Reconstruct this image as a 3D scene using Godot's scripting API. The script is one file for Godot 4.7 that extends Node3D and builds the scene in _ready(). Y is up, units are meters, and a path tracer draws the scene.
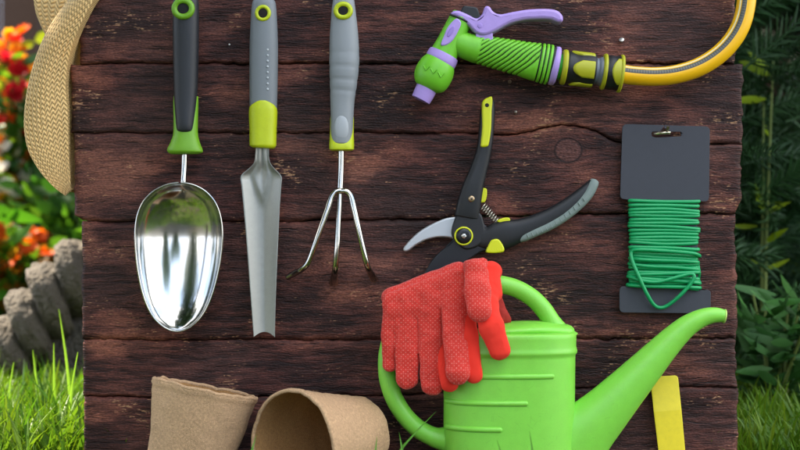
extends Node3D
# A weathered plank board in a garden, hung with gardening tools. 1 px of the photograph is 1 mm on the board's face (z = 0).

const D := 1.35          # camera to board
const H := 0.255         # camera above the ground
var S := 1.0             # true size of a photographed millimetre at the depth of the thing being built
var names := {}
var rng := RandomNumberGenerator.new()
var nz := FastNoiseLite.new()

# ---------------------------------------------------------------- mesh builder
class Geo:
	var v := PackedVector3Array()
	var uv := PackedVector2Array()
	var c := PackedColorArray()
	var idx := PackedInt32Array()
	var use_uv := false
	var use_c := false
	var closed := false      # a closed solid: turn it outside out by its volume
	func add(p: Vector3, t := Vector2.ZERO, col := Color.WHITE) -> int:
		v.append(p); uv.append(t); c.append(col)
		return v.size() - 1
	func tri(a: int, b: int, d: int) -> void:
		idx.append(a); idx.append(b); idx.append(d)
	func quad(a: int, b: int, d: int, e: int) -> void:
		tri(a, b, d); tri(a, d, e)
	# rows of points joined into a sheet; around: each row closes on itself
	func grid(rows: Array, around := false, uvs: Array = []) -> void:
		var first := v.size()
		var n: int = rows[0].size()
		for i in rows.size():
			for j in n:
				add(rows[i][j], uvs[i][j] if uvs.size() else Vector2.ZERO)
		for i in rows.size() - 1:
			for j in (n if around else n - 1):
				var k := (j + 1) % n
				quad(first + i * n + j, first + i * n + k, first + (i + 1) * n + k, first + (i + 1) * n + j)
	func fan(ring: PackedVector3Array, back := false) -> void:
		var m := Vector3.ZERO
		for p in ring: m += p
		var k := add(m / ring.size())
		var f := v.size()
		for p in ring: add(p)
		for i in ring.size():
			var j := (i + 1) % ring.size()
			if back: tri(k, f + j, f + i)
			else: tri(k, f + i, f + j)
	func mesh(off := Vector3.ZERO, flat := false) -> ArrayMesh:
		if closed:
			var vol := 0.0
			for i in range(0, idx.size(), 3):
				vol += v[idx[i]].dot(v[idx[i + 1]].cross(v[idx[i + 2]]))
			if vol > 0.0:      # clockwise fronts give a negative volume
				for i in range(0, idx.size(), 3):
					var t := idx[i + 1]; idx[i + 1] = idx[i + 2]; idx[i + 2] = t
		var nr := PackedVector3Array()
		nr.resize(v.size())
		for i in range(0, idx.size(), 3):
			var a := idx[i]; var b := idx[i + 1]; var d := idx[i + 2]
			var k := (v[d] - v[a]).cross(v[b] - v[a])
			nr[a] += k; nr[b] += k; nr[d] += k
		for i in nr.size():
			nr[i] = nr[i].normalized() if nr[i].length_squared() > 1e-24 else Vector3(0, 0, 1)
		var w := PackedVector3Array()
		w.resize(v.size())
		for i in v.size(): w[i] = v[i] - off
		var a := []
		a.resize(Mesh.ARRAY_MAX)
		a[Mesh.ARRAY_VERTEX] = w
		a[Mesh.ARRAY_NORMAL] = nr
		if use_uv: a[Mesh.ARRAY_TEX_UV] = uv
		if use_c: a[Mesh.ARRAY_COLOR] = c
		a[Mesh.ARRAY_INDEX] = idx
		var m := ArrayMesh.new()
		m.add_surface_from_arrays(Mesh.PRIMITIVE_TRIANGLES, a)
		return m

# ---------------------------------------------------------------- scene helpers
func numbered(called: String) -> String:
	names[called] = names.get(called, 0) + 1
	return called if names[called] == 1 else "%s_%03d" % [called, names[called] - 1]

func tag(o: Node, label: String, category: String, group := "", kind := "") -> void:
	if label: o.set_meta("label", label)
	if category: o.set_meta("category", category)
	if group: o.set_meta("group", group)
	if kind: o.set_meta("kind", kind)

func thing(called: String, label: String, category: String, at: Vector3, group := "") -> Node3D:
	var o := Node3D.new()
	o.name = numbered(called)
	add_child(o)
	o.position = at
	tag(o, label, category, group)
	return o

func place_of(n: Node) -> Vector3:
	var p := Vector3.ZERO
	while n is Node3D and n != self:
		p += n.position
		n = n.get_parent()
	return p

func put(g: Geo, called: String, m: Material, parent: Node, kind := "") -> MeshInstance3D:
	var o := MeshInstance3D.new()
	var top := parent == self
	o.name = numbered(called) if top else part_name(called, parent)
	o.mesh = g.mesh(place_of(parent))
	o.material_override = m
	parent.add_child(o, true)
	if kind: o.set_meta("kind", kind)
	return o

func part_name(called: String, parent: Node) -> String:
	var k := 0
	var s := called
	while parent.has_node(NodePath(s)):
		k += 1
		s = "%s_%03d" % [called, k]
	return s

func at_depth(z: float) -> void:
	S = (D - z) / D

func W(px: float, py: float, z := 0.0) -> Vector3:
	return Vector3((px - 400.0) * 0.001 * S, H + (225.0 - py) * 0.001 * S, z)

func mm(x: float) -> float:
	return x * 0.001 * S

func mat(hex: String, rough := 0.5, metal := 0.0) -> StandardMaterial3D:
	var m := StandardMaterial3D.new()
	m.albedo_color = Color(hex)
	m.roughness = rough
	m.metallic = metal
	return m

# a Catmull-Rom curve through rows of numbers
func spl(ctrl: Array, per := 6) -> Array:
	var out := []
	for i in ctrl.size() - 1:
		var a: Array = ctrl[maxi(i - 1, 0)]; var b: Array = ctrl[i]; var c: Array = ctrl[i + 1]; var d: Array = ctrl[mini(i + 2, ctrl.size() - 1)]
		for k in per:
			var t := float(k) / per
			var r := []
			for j in b.size():
				r.append(0.5 * (2.0 * b[j] + (c[j] - a[j]) * t + (2.0 * a[j] - 5.0 * b[j] + 4.0 * c[j] - d[j]) * t * t + (3.0 * b[j] - a[j] - 3.0 * c[j] + d[j]) * t * t * t))
			out.append(r)
	out.append(ctrl[-1].duplicate())
	return out

# sweep an oval section along rows of [px, py, z(m), half width (mm), half depth (mm)]; e > 2 squares the section
func sweep(g: Geo, rows: Array, n := 20, e := 2.0, caps := true, up := Vector3(0, 0, 1)) -> Array:
	var pts := PackedVector3Array()
	for r in rows: pts.append(W(r[0], r[1], r[2]))
	var rings := []
	var side := Vector3.ZERO
	for i in pts.size():
		var t := (pts[mini(i + 1, pts.size() - 1)] - pts[maxi(i - 1, 0)]).normalized()
		var s := t.cross(up)
		if s.length() < 0.05: s = side - t * side.dot(t)
		s = s.normalized()
		if up == Vector3.ZERO or (side != Vector3.ZERO and s.dot(side) < -0.5 and absf(t.dot(up)) > 0.9): s = -s
		side = s
		var w := s.cross(t)
		var ring := PackedVector3Array()
		var a: float = mm(rows[i][3]); var b: float = mm(rows[i][4])
		for j in n:
			var th := TAU * j / n
			var cx := cos(th); var sy := sin(th)
			if e != 2.0:
				cx = signf(cx) * pow(absf(cx), 2.0 / e); sy = signf(sy) * pow(absf(sy), 2.0 / e)
			ring.append(pts[i] + s * a * cx + w * b * sy)
		rings.append(ring)
	g.grid(rings, true)
	if caps:
		g.fan(rings[0], true); g.fan(rings[-1])
	g.closed = caps
	return rings

func tube(g: Geo, pts: PackedVector3Array, r: float, n := 10, caps := true, taper := 1.0) -> void:
	var rings := []
	var s := Vector3.ZERO
	for i in pts.size():
		var t := (pts[mini(i + 1, pts.size() - 1)] - pts[maxi(i - 1, 0)]).normalized()
		if s == Vector3.ZERO: s = t.cross(Vector3(0.3, 0.2, 0.93)).normalized()
		s = (s - t * s.dot(t)).normalized()
		var w := s.cross(t)
		var rr := r * lerpf(1.0, taper, float(i) / maxi(pts.size() - 1, 1))
		var ring := PackedVector3Array()
		for j in n: ring.append(pts[i] + s * rr * cos(TAU * j / n) + w * rr * sin(TAU * j / n))
		rings.append(ring)
	g.grid(rings, true)
	if caps:
		g.fan(rings[0], true); g.fan(rings[-1])
		g.closed = true

# rounded ends for sweep rows: pulls the first and last rows in to a point over a quarter circle
func rounded(rows: Array, a_mm: float, b_mm: float) -> Array:
	var out := []
	if a_mm > 0.0: out += _cap(rows[0], rows[1], a_mm, true)
	out += rows
	if b_mm > 0.0: out += _cap(rows[-1], rows[-2], b_mm, false)
	return out

func _cap(e: Array, inner: Array, r: float, first: bool) -> Array:
	var dir := Vector3(e[0] - inner[0], e[1] - inner[1], (e[2] - inner[2]) * 1000.0).normalized()
	var out := []
	for k in range(1, 6):
		var t := PI / 2 * k / 5.0
		var q: Array = e.duplicate()
		q[0] += dir.x * r * sin(t); q[1] += dir.y * r * sin(t); q[2] += dir.z * r * sin(t) * 0.001
		q[3] *= maxf(cos(t), 0.02); q[4] *= maxf(cos(t), 0.02)
		out.append(q)
	if first: out.reverse()
	return out

# a flat shape (pixel outline) with thickness from z0 to z1 and a rounded front edge
func plate(g: Geo, poly: PackedVector2Array, z0: float, z1: float, bev := 1.0, bevz := -1.0, dome := 0.0) -> void:
	if bevz < 0.0: bevz = mm(bev)
	var area := 0.0
	for i in poly.size(): area += poly[i].cross(poly[(i + 1) % poly.size()])
	if area > 0.0: poly.reverse()      # pixels run downwards: this is counter-clockwise seen from the front
	var n := poly.size()
	var inw := PackedVector2Array()
	for i in n:
		var a := (poly[i] - poly[(i + n - 1) % n]).normalized()
		var b := (poly[(i + 1) % n] - poly[i]).normalized()
		var k := Vector2(a.y, -a.x) + Vector2(b.y, -b.x)
		k = k.normalized() / maxf(0.5, k.length() * 0.5) if k.length() > 0.01 else Vector2(a.y, -a.x)
		inw.append(k)
	var rings := []
	var steps := 4
	var back := PackedVector3Array()
	for p in poly: back.append(W(p.x, p.y, z0))
	rings.append(back)
	for s in steps + 1:
		var t := PI / 2 * s / steps
		var ring := PackedVector3Array()
		for i in n:
			var q := poly[i] + inw[i] * bev * (1.0 - cos(t))
			ring.append(W(q.x, q.y, z1 - bevz + bevz * sin(t)))
		rings.append(ring)
	g.grid(rings, true)
	for lead in [true, false]:
		var edge: PackedVector3Array = rings[0] if lead else rings[-1]
		var flat := PackedVector2Array()
		for p in edge: flat.append(Vector2(p.x, p.y))
		var t := Geometry2D.triangulate_polygon(flat)
		var f := g.v.size()
		for p in edge: g.add(p)
		for i in range(0, t.size(), 3):
			var up: bool = (flat[t[i + 1]] - flat[t[i]]).cross(flat[t[i + 2]] - flat[t[i]]) > 0.0
			if up != lead: g.tri(f + t[i], f + t[i + 1], f + t[i + 2])
			else: g.tri(f + t[i], f + t[i + 2], f + t[i + 1])
	g.closed = true

func outline(ctrl: Array, per := 5) -> PackedVector2Array:
	var c := ctrl.duplicate()
	c.append(ctrl[0])
	var out := PackedVector2Array()
	var n := ctrl.size()
	for i in n:
		var a: Array = ctrl[(i + n - 1) % n]; var b: Array = ctrl[i]; var d: Array = ctrl[(i + 1) % n]; var e: Array = ctrl[(i + 2) % n]
		for k in per:
			var t := float(k) / per
			var r := []
			for j in 2:
				r.append(0.5 * (2.0 * b[j] + (d[j] - a[j]) * t + (2.0 * a[j] - 5.0 * b[j] + 4.0 * d[j] - e[j]) * t * t + (3.0 * b[j] - a[j] - 3.0 * d[j] + e[j]) * t * t * t))
			out.append(Vector2(r[0], r[1]))
	return out

# straight outline with rounded corners of radius r (px)
func cornered(ctrl: Array, r: float) -> PackedVector2Array:
	var out := PackedVector2Array()
	var n := ctrl.size()
	for i in n:
		var p := Vector2(ctrl[i][0], ctrl[i][1])
		var a := Vector2(ctrl[(i + n - 1) % n][0], ctrl[(i + n - 1) % n][1])
		var b := Vector2(ctrl[(i + 1) % n][0], ctrl[(i + 1) % n][1])
		var rr := minf(r, minf(p.distance_to(a), p.distance_to(b)) * 0.45)
		var s := p + (a - p).normalized() * rr
		var e := p + (b - p).normalized() * rr
		for k in 5:
			var t := k / 4.0
			out.append(s.lerp(p, t).lerp(p.lerp(e, t), t))
	return out

func disc(g: Geo, c: Vector3, r: float, h: float, axis := Vector3(0, 0, 1), n := 20, dome := 0.3) -> void:
	var pts := PackedVector3Array()
	axis = axis.normalized()
	var s := axis.cross(Vector3(0.1, 0.99, 0.02)).normalized()
	var w := s.cross(axis)
	var rings := []
	for q in [[0.0, 1.0], [h * (1.0 - dome), 1.0], [h * (1.0 - dome * 0.3), 0.9], [h, 0.6], [h * 1.02, 0.05]]:
		var ring := PackedVector3Array()
		for j in n: ring.append(c + axis * q[0] + (s * cos(TAU * j / n) + w * sin(TAU * j / n)) * r * q[1])
		rings.append(ring)
	g.grid(rings, true)
	g.fan(rings[0], true); g.fan(rings[-1])
	g.closed = true

func ring_torus(g: Geo, c: Vector3, ra: float, rb: float, r: float, n := 28, axis := Vector3(0, 0, 1)) -> void:
	var rows := []
	axis = axis.normalized()
	var s := axis.cross(Vector3(0.0, 1.0, 0.0)).normalized()
	if axis.cross(Vector3(0, 1, 0)).length() < 0.1: s = Vector3(1, 0, 0)
	var w := s.cross(axis)
	for i in n + 1:
		var th := TAU * i / n
		var o := s * cos(th) * ra + w * sin(th) * rb
		var row := PackedVector3Array()
		for j in 8: row.append(c + o + o.normalized() * r * cos(TAU * j / 8) + axis * r * sin(TAU * j / 8))
		rows.append(row)
	g.grid(rows, true)
	g.closed = true

# smooth union of flattened capsules [p, q, rp, rq, flat], meshed as surface nets
func blob(bones: Array, cell: float, k: float) -> Geo:
	var lo := Vector3.ONE * 1e9
	var hi := -lo
	for b in bones:
		for e in 2:
			var r: float = b[2 + e] + k + cell * 2
			lo = lo.min(b[e] - Vector3.ONE * r); hi = hi.max(b[e] + Vector3.ONE * r)
	var nx := int((hi.x - lo.x) / cell) + 2; var ny := int((hi.y - lo.y) / cell) + 2; var n_z := int((hi.z - lo.z) / cell) + 2
	var f := PackedFloat32Array()
	f.resize(nx * ny * n_z)
	f.fill(1.0)
	for b in bones:
		var p: Vector3 = b[0]; var q: Vector3 = b[1]; var fl: float = b[4]
		var ra: float = b[2]; var rb: float = b[3]
		var m := maxf(ra, rb) + k + cell * 2
		var a := ((p.min(q) - Vector3.ONE * m - lo) / cell).floor()
		var z := ((p.max(q) + Vector3.ONE * m - lo) / cell).ceil()
		var d := q - p
		var dd := maxf(d.length_squared(), 1e-12)
		for ix in range(maxi(int(a.x), 0), mini(int(z.x), nx - 1) + 1):
			for iy in range(maxi(int(a.y), 0), mini(int(z.y), ny - 1) + 1):
				for iz in range(maxi(int(a.z), 0), mini(int(z.z), n_z - 1) + 1):
					var x := lo + Vector3(ix, iy, iz) * cell - p
					var t := clampf(x.dot(d) / dd, 0.0, 1.0)
					x -= d * t
					x.z *= fl
					var s := (x.length() - lerpf(ra, rb, t)) / (1.0 + (fl - 1.0) * absf(x.z) / maxf(x.length(), 1e-6))
					var at := (ix * ny + iy) * n_z + iz
					var o := f[at]
					var h := maxf(k - absf(o - s), 0.0)
					f[at] = minf(o, s) - h * h / (4.0 * k)
	var g := Geo.new()
	var id := PackedInt32Array()
	id.resize(nx * ny * n_z)
	id.fill(-1)
	var sx := ny * n_z
	for ix in nx - 1:
		for iy in ny - 1:
			for iz in n_z - 1:
				var at := (ix * ny + iy) * n_z + iz
				var inside := 0
				for c in 8:
					if f[at + (c & 1) * sx + ((c >> 1) & 1) * n_z + (c >> 2)] < 0.0: inside += 1
				if inside == 0 or inside == 8: continue
				var sum := Vector3.ZERO
				var cnt := 0
				for e in [[0, 1], [2, 3], [4, 5], [6, 7], [0, 2], [1, 3], [4, 6], [5, 7], [0, 4], [1, 5], [2, 6], [3, 7]]:
					var c0: int = e[0]; var c1: int = e[1]
					var v0 := f[at + (c0 & 1) * sx + ((c0 >> 1) & 1) * n_z + (c0 >> 2)]
					var v1 := f[at + (c1 & 1) * sx + ((c1 >> 1) & 1) * n_z + (c1 >> 2)]
					if (v0 < 0.0) != (v1 < 0.0):
						var t := v0 / (v0 - v1)
						sum += Vector3(c0 & 1, (c0 >> 1) & 1, c0 >> 2).lerp(Vector3(c1 & 1, (c1 >> 1) & 1, c1 >> 2), t)
						cnt += 1
				id[at] = g.add(lo + (Vector3(ix, iy, iz) + sum / cnt) * cell)
	for ix in range(1, nx - 1):
		for iy in range(1, ny - 1):
			for iz in range(1, n_z - 1):
				var at := (ix * ny + iy) * n_z + iz
				var s := f[at] < 0.0
				if s != (f[at + sx] < 0.0): _face(g, id, at, n_z, 1, s)
				if s != (f[at + n_z] < 0.0): _face(g, id, at, 1, sx, s)
				if s != (f[at + 1] < 0.0): _face(g, id, at, sx, n_z, s)
	g.closed = true
	return g

func _face(g: Geo, id: PackedInt32Array, at: int, u: int, w: int, s: bool) -> void:
	var a := id[at - u - w]; var b := id[at - w]; var c := id[at]; var d := id[at - u]
	if a < 0 or b < 0 or c < 0 or d < 0: return
	if s: g.quad(a, b, c, d)
	else: g.quad(a, d, c, b)

func noise(freq: float, sd: int, octaves := 4) -> FastNoiseLite:
	var n := FastNoiseLite.new()
	n.noise_type = FastNoiseLite.TYPE_SIMPLEX_SMOOTH
	n.frequency = freq
	n.seed = sd
	n.fractal_octaves = octaves
	return n

func noise_bytes(w: int, h: int, freq: float, sd: int, octaves: int, to_w: int, to_h: int) -> PackedByteArray:
	var im := noise(freq, sd, octaves).get_image(w, h)
	im.convert(Image.FORMAT_L8)
	if w != to_w or h != to_h: im.resize(to_w, to_h, Image.INTERPOLATE_CUBIC)
	return im.get_data()

func noise_texture(freq: float, sd: int, octaves := 4, size := 256) -> ImageTexture:
	var im := noise(freq, sd, octaves).get_seamless_image(size, size)
	return ImageTexture.create_from_image(im)

func bumpy(m: StandardMaterial3D, t: Texture2D, cm: float, scale: float) -> StandardMaterial3D:
	m.heightmap_enabled = true
	m.heightmap_texture = t
	m.heightmap_scale = cm
	m.uv1_triplanar = true
	m.uv1_scale = Vector3.ONE * scale
	return m

# ---------------------------------------------------------------- the setting
const SEAMS := [-64.0, -6.0, 63.5, 135.0, 218.0, 340.0, 393.0, 480.0]
const LEFT := [78.0, 80.0, 71.0, 74.5, 82.0, 83.0, 84.0]
const RIGHT := [738.0, 735.5, 743.0, 741.5, 737.0, 736.5, 738.0]
var seam_noise: FastNoiseLite

func seam(i: int, x: float) -> float:
	var y: float = SEAMS[i] + 1.6 * seam_noise.get_noise_2d(x * 1.0, i * 77.0) + 1.2 * seam_noise.get_noise_2d(x * 5.0, i * 31.0 + 400.0)
	if i == 3: y += -11.0 * exp(-pow((x - 565.0) / 34.0, 2.0)) + 9.0 * smoothstep(592.0, 625.0, x) + 2.5 * smoothstep(470.0, 520.0, x) - 2.0
	if i == 4: y += 3.5 - 8.0 * smoothstep(250.0, 700.0, x)
	if i == 6: y += 4.0 - 9.0 * smoothstep(300.0, 600.0, x)
	if i == 5 and x > 560.0: y += 2.0 * seam_noise.get_noise_2d(x * 3.0, 9.0) - 1.0
	return y

func wood_maps() -> Array:
	var w := 1536; var h := 1024      # 700 x 560 mm of board
	var fine := noise_bytes(36, 1024, 0.40, 11, 2, w, h)
	var mid := noise_bytes(72, 512, 0.15, 12, 3, w, h)
	var blot := noise_bytes(96, 160, 0.045, 13, 4, w, h)
	var fleck := noise_bytes(300, 1024, 0.16, 14, 3, w, h)
	var warp := noise_bytes(96, 64, 0.05, 15, 2, w, h)
	var grit := noise_bytes(512, 1024, 0.4, 16, 2, w, h)
	var hair := noise_bytes(110, 1024, 0.6, 18, 2, w, h)
	var clus := noise_bytes(128, 128, 0.07, 19, 3, w, h)
	var grey := noise_bytes(64, 80, 0.04, 17, 3, w, h)
	var knots := [[568.0, 150.0, 15.0, 12.0], [345.0, 284.0, 34.0, 13.0], [250.0, 12.0, 20.0, 14.0], [150.0, 300.0, 16.0, 8.0], [640.0, 255.0, 18.0, 7.0], [470.0, 90.0, 15.0, 7.0], [300.0, 410.0, 20.0, 9.0]]
	# where the paint has worn down to the bare wood: [x, y, reach x, reach y, how much]
	var worn := [[530.0, 123.0, 45.0, 9.0, 0.75], [600.0, 125.0, 60.0, 10.0, 0.4], [345.0, 292.0, 42.0, 9.0, 0.8], [100.0, 344.0, 26.0, 8.0, 0.85], [90.0, 415.0, 20.0, 10.0, 0.55], [235.0, 168.0, 60.0, 7.0, 0.55], [360.0, 170.0, 20.0, 16.0, 0.75],
		[130.0, 167.0, 28.0, 8.0, 0.5], [235.0, 26.0, 24.0, 12.0, 0.5], [210.0, 100.0, 30.0, 6.0, 0.5], [225.0, 380.0, 30.0, 6.0, 0.5], [420.0, 210.0, 50.0, 6.0, 0.3], [550.0, 300.0, 60.0, 5.0, 0.45], [700.0, 120.0, 40.0, 20.0, 0.35], [87.0, 250.0, 10.0, 60.0, 0.4], [270.0, 322.0, 60.0, 5.0, 0.45], [690.0, 330.0, 40.0, 5.0, 0.5], [480.0, 24.0, 80.0, 7.0, 0.25], [76.0, 100.0, 7.0, 40.0, 0.35], [710.0, 190.0, 30.0, 30.0, 0.25], [390.0, 95.0, 14.0, 8.0, 0.5]]
	var cl := 64; var rw := 64
	var wear := PackedFloat32Array()
	wear.resize(cl * rw)
	for j in rw:
		for i in cl:
			var x := 50.0 + 700.0 * (i + 0.5) / cl
			var y := -70.0 + 560.0 * (j + 0.5) / rw
			var s := 0.0
			for q in worn: s += q[4] * exp(-pow((x - q[0]) / q[2], 2.0) - pow((y - q[1]) / (q[3] + 3.0), 2.0))
			wear[j * cl + i] = s
	var col := PackedByteArray(); col.resize(w * h * 3)
	var hei := PackedByteArray(); hei.resize(w * h)
	for j in h:
		var y := -70.0 + 560.0 * j / h
		var wj := clampf(float(j) * rw / h - 0.5, 0.0, rw - 1.01)
		var j0 := int(wj) ; var fj := wj - j0
		var near := []
		for q in knots:
			if absf(y - q[1]) < q[3] * 3.0: near.append(q)
		for i in w:
			var at := j * w + i
			var x := 50.0 + 700.0 * i / w
			var yy := float(j) + (warp[at] - 128) * 0.03
			var ring := 0.0
			for q in near:
				var dx: float = (x - q[0]) / q[2]; var dy: float = (y - q[1]) / q[3]
				var r2 := dx * dx + dy * dy
				if r2 < 9.0:
					var e := exp(-r2 * 0.7)
					yy -= dy * 14.0 * e
					ring = maxf(ring, e)
			var at2 := clampi(int(yy), 0, h - 1) * w + i
			var f := fine[at2] / 255.0
			var m := mid[at2] / 255.0
			var b := blot[at] / 255.0
			var k := fleck[at2] / 255.0
			var wi := clampf(float(i) * cl / w - 0.5, 0.0, cl - 1.01)
			var i0 := int(wi); var fi := wi - i0
			var o := j0 * cl + i0
			var wr := lerpf(lerpf(wear[o], wear[o + 1], fi), lerpf(wear[o + cl], wear[o + cl + 1], fi), fj)
			var gr := grit[at] / 255.0
			# paint, thin or thick along the grain
			var hr := hair[at2] / 255.0
			var cu := clus[at] / 255.0
			var t := clampf(0.48 + (m - 0.5) * 1.0 + (f - 0.5) * 0.6 + (hr - 0.5) * 1.1 + (b - 0.5) * 1.15, 0.0, 1.0)
			var cr := lerpf(34.0, 98.0, t); var cg := lerpf(20.0, 57.0, t); var cb := lerpf(18.0, 49.0, t)
			# bare reddish wood
			var bare := clampf((wr * 0.85 + (b - 0.52) * 1.3) * 1.8 * (0.25 + m * 0.5 + hr * 0.7) - 0.2, 0.0, 0.8)
			cr = lerpf(cr, 134.0 + 70.0 * (hr - 0.5), bare); cg = lerpf(cg, 82.0 + 52.0 * (hr - 0.5), bare); cb = lerpf(cb, 64.0 + 42.0 * (hr - 0.5), bare)
			# weathered to grey here and there
			var gy := clampf((grey[at] / 255.0 - 0.5) * 2.2, 0.0, 0.5) * (0.4 + f)
			cr = lerpf(cr, 98.0, gy * 0.4); cg = lerpf(cg, 78.0, gy * 0.4); cb = lerpf(cb, 72.0, gy * 0.4)
			if ring > 0.2:
				var d := (ring - 0.2) * (0.35 + 0.3 * sin(ring * 30.0))
				cr = lerpf(cr, 70.0, d); cg = lerpf(cg, 42.0, d); cb = lerpf(cb, 36.0, d)
			if near.size() and absf(x - 568.0) < 17.0 and absf(y - 150.0) < 15.0:
				var kr := Vector2((x - 568.0) / 13.5, (y - 150.0) / 12.0).length() + 0.05 * (m - 0.5)
				var plug := clampf((1.0 - kr) * 12.0, 0.0, 1.0) * 0.75
				cr = lerpf(cr, 92.0 + 30.0 * (gr - 0.5), plug); cg = lerpf(cg, 60.0 + 20.0 * (gr - 0.5), plug); cb = lerpf(cb, 54.0 + 18.0 * (gr - 0.5), plug)
				var edge := exp(-pow((kr - 1.0) / 0.07, 2.0)) * 0.75
				cr = lerpf(cr, 24.0, edge); cg = lerpf(cg, 15.0, edge); cb = lerpf(cb, 14.0, edge)
			var hh := 0.55 + (f - 0.5) * 0.25 + (m - 0.5) * 0.08 + (gr - 0.5) * 0.35 + (hr - 0.5) * 0.5
			# chips: pale fibres torn out
			var chip := clampf((k * 0.5 + hr * 0.3 + gr * 0.22 + wr * 0.17 + (cu - 0.5) * 0.5 - 0.765) * 8.0, 0.0, 0.85)
			cr = lerpf(cr, 176.0, chip); cg = lerpf(cg, 136.0, chip); cb = lerpf(cb, 98.0, chip)
			hh -= chip * 0.12
			# open cracks along the grain
			var crack := clampf((0.30 - f * 0.7 - hr * 0.3 + 0.04) * 8.0, 0.0, 1.0) * clampf((0.47 - m) * 6.0, 0.0, 1.0)
			cr = lerpf(cr, 20.0, crack * 0.85); cg = lerpf(cg, 13.0, crack * 0.85); cb = lerpf(cb, 12.0, crack * 0.85)
			hh -= crack * 0.5
			var n := 0.72 + 0.56 * gr
			col[at * 3] = clampi(int(cr * n), 0, 255); col[at * 3 + 1] = clampi(int(cg * n), 0, 255); col[at * 3 + 2] = clampi(int(cb * n), 0, 255)
			hei[at] = clampi(int(hh * 255.0), 0, 255)
	return [ImageTexture.create_from_image(Image.create_from_data(w, h, false, Image.FORMAT_RGB8, col)), ImageTexture.create_from_image(Image.create_from_data(w, h, false, Image.FORMAT_L8, hei))]

func nail(parent: Node, px: float, py: float, m: Material, r := 2.2, tilt := Vector3(0.2, 0.3, 0.9), out := 0.004) -> void:
	var g := Geo.new()
	var ax := tilt.normalized()
	tube(g, PackedVector3Array([W(px, py, -0.01), W(px, py, 0.0) + ax * out]), 0.0009, 8)
	disc(g, W(px, py, 0.0) + ax * out, mm(r), 0.0011, ax, 16, 0.6)
	put(g, "nail", m, parent)

func build_board() -> void:
	at_depth(0.0)
	seam_noise = noise(0.02, 5, 3)
	var maps := wood_maps()
	var wood := StandardMaterial3D.new()
	wood.albedo_texture = maps[0]
	wood.roughness = 0.55
	wood.metallic_specular = 0.32
	wood.heightmap_enabled = true
	wood.heightmap_texture = maps[1]
	wood.heightmap_scale = 0.13
	wood.texture_repeat = false
	var board := thing("plank_board", "upright board of dark red-brown weathered planks that all the tools hang on", "board", W(410, 480))
	var relief := noise(0.03, 21, 4)
	var fine := noise(0.25, 22, 2)
	for p in SEAMS.size() - 1:
		var g := Geo.new()
		g.use_uv = true
		var nx := 200
		var ny := 34
		var rows := []
		var uvs := []
		var back := -0.024
		var thick := 0.0006 * sin(p * 2.4)      # no two planks lie quite flush
		for iy in range(-2, ny + 3):
			var row := PackedVector3Array()
			var ur := []
			var q := clampf(float(iy) / ny, 0.0, 1.0)
			for ix in range(-2, nx + 3):
				var u := clampf(float(ix) / nx, 0.0, 1.0)
				var ytmp := lerpf(SEAMS[p], SEAMS[p + 1], q)
				var l: float = LEFT[p] + 2.0 * relief.get_noise_2d(ytmp * 1.7, p * 50.0) + 0.5 * fine.get_noise_2d(ytmp * 1.3, p * 9.0)
				var r: float = RIGHT[p] + 2.6 * relief.get_noise_2d(ytmp * 1.7, p * 50.0 + 700.0) + 0.6 * fine.get_noise_2d(ytmp * 1.3, p * 9.0 + 90.0)
				if p == 4: r += -1.5 + 2.0 * q
				if p == 3: r -= 6.0 * smoothstep(0.8, 1.0, q)
				if p == 3: l += 8.0 * smoothstep(0.93, 1.0, q)
				var x := lerpf(l, r, u)
				var gap := 0.22 + 0.5 * absf(seam_noise.get_noise_2d(x * 2.0, p * 13.0))
				if p == 3 and x > 480.0 and x < 640.0: gap += 0.5
				var wide := 0.9 * maxf(0.0, seam_noise.get_noise_2d(x * 1.3, p * 200.0) - 0.3) * 5.0
				var y0 := seam(p, x) + gap
				var y1 := seam(p + 1, x) - gap - wide
				var y := lerpf(y0, y1, q)
				var e := minf(minf(y - y0, y1 - y), minf(x - l, r - x) * 1.2)
				var z := thick + 0.0004 * relief.get_noise_2d(x * 0.3, y * 2.0) + 0.0002 * fine.get_noise_2d(x * 0.1, y * 1.2)
				var soft := 1.5 + 1.8 * relief.get_noise_2d(x * 2.0, p * 333.0)
				z -= 0.0018 * pow(clampf(1.0 - e / soft, 0.0, 1.0), 2.0) * (0.7 + 0.8 * absf(fine.get_noise_2d(x * 0.8, y * 0.8)))
				if ix < 0 or ix > nx or iy < 0 or iy > ny:
					var deep := maxi(maxi(-ix, ix - nx), maxi(-iy, iy - ny))
					z = -0.006 if deep == 1 else back
				row.append(W(x, y, z))
				ur.append(Vector2((x - 50.0) / 700.0, (y + 70.0) / 560.0))
			rows.append(row)
			uvs.append(ur)
		g.grid(rows, false, uvs)
		# back of the plank
		var k := g.v.size()
		for cxy in [[0, 0], [0, -1], [-1, -1], [-1, 0]]:
			g.add(rows[cxy[0]][cxy[1]], uvs[cxy[0]][cxy[1]])
		g.quad(k + 3, k + 2, k + 1, k)
		g.closed = true
		put(g, "plank", wood, board)
	var old := mat("3a2f29", 0.9)
	for bx in [170.0, 640.0]:
		var b := Geo.new()
		plate(b, cornered([[bx - 32, -50], [bx + 32, -50], [bx + 32, 479], [bx - 32, 479]], 2.0), -0.058, -0.0245, 1.0)
		put(b, "batten", old, board)
	var steel := mat("c9c6bf", 0.32, 0.9)
	nail(board, 622, 43, steel, 2.7, Vector3(-0.2, 0.5, 0.8), 0.005)
	nail(board, 516, 117, mat("b9b2a8", 0.35, 0.8), 1.5, Vector3(-0.1, 0.8, 0.6), 0.006)
	nail(board, 229.5, 45, steel, 1.0, Vector3(0, 0.2, 1), 0.001)
	nail(board, 509.5, 82, mat("6f5a48", 0.6, 0.5), 1.9, Vector3(0, 0.1, 1), 0.0012)

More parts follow.
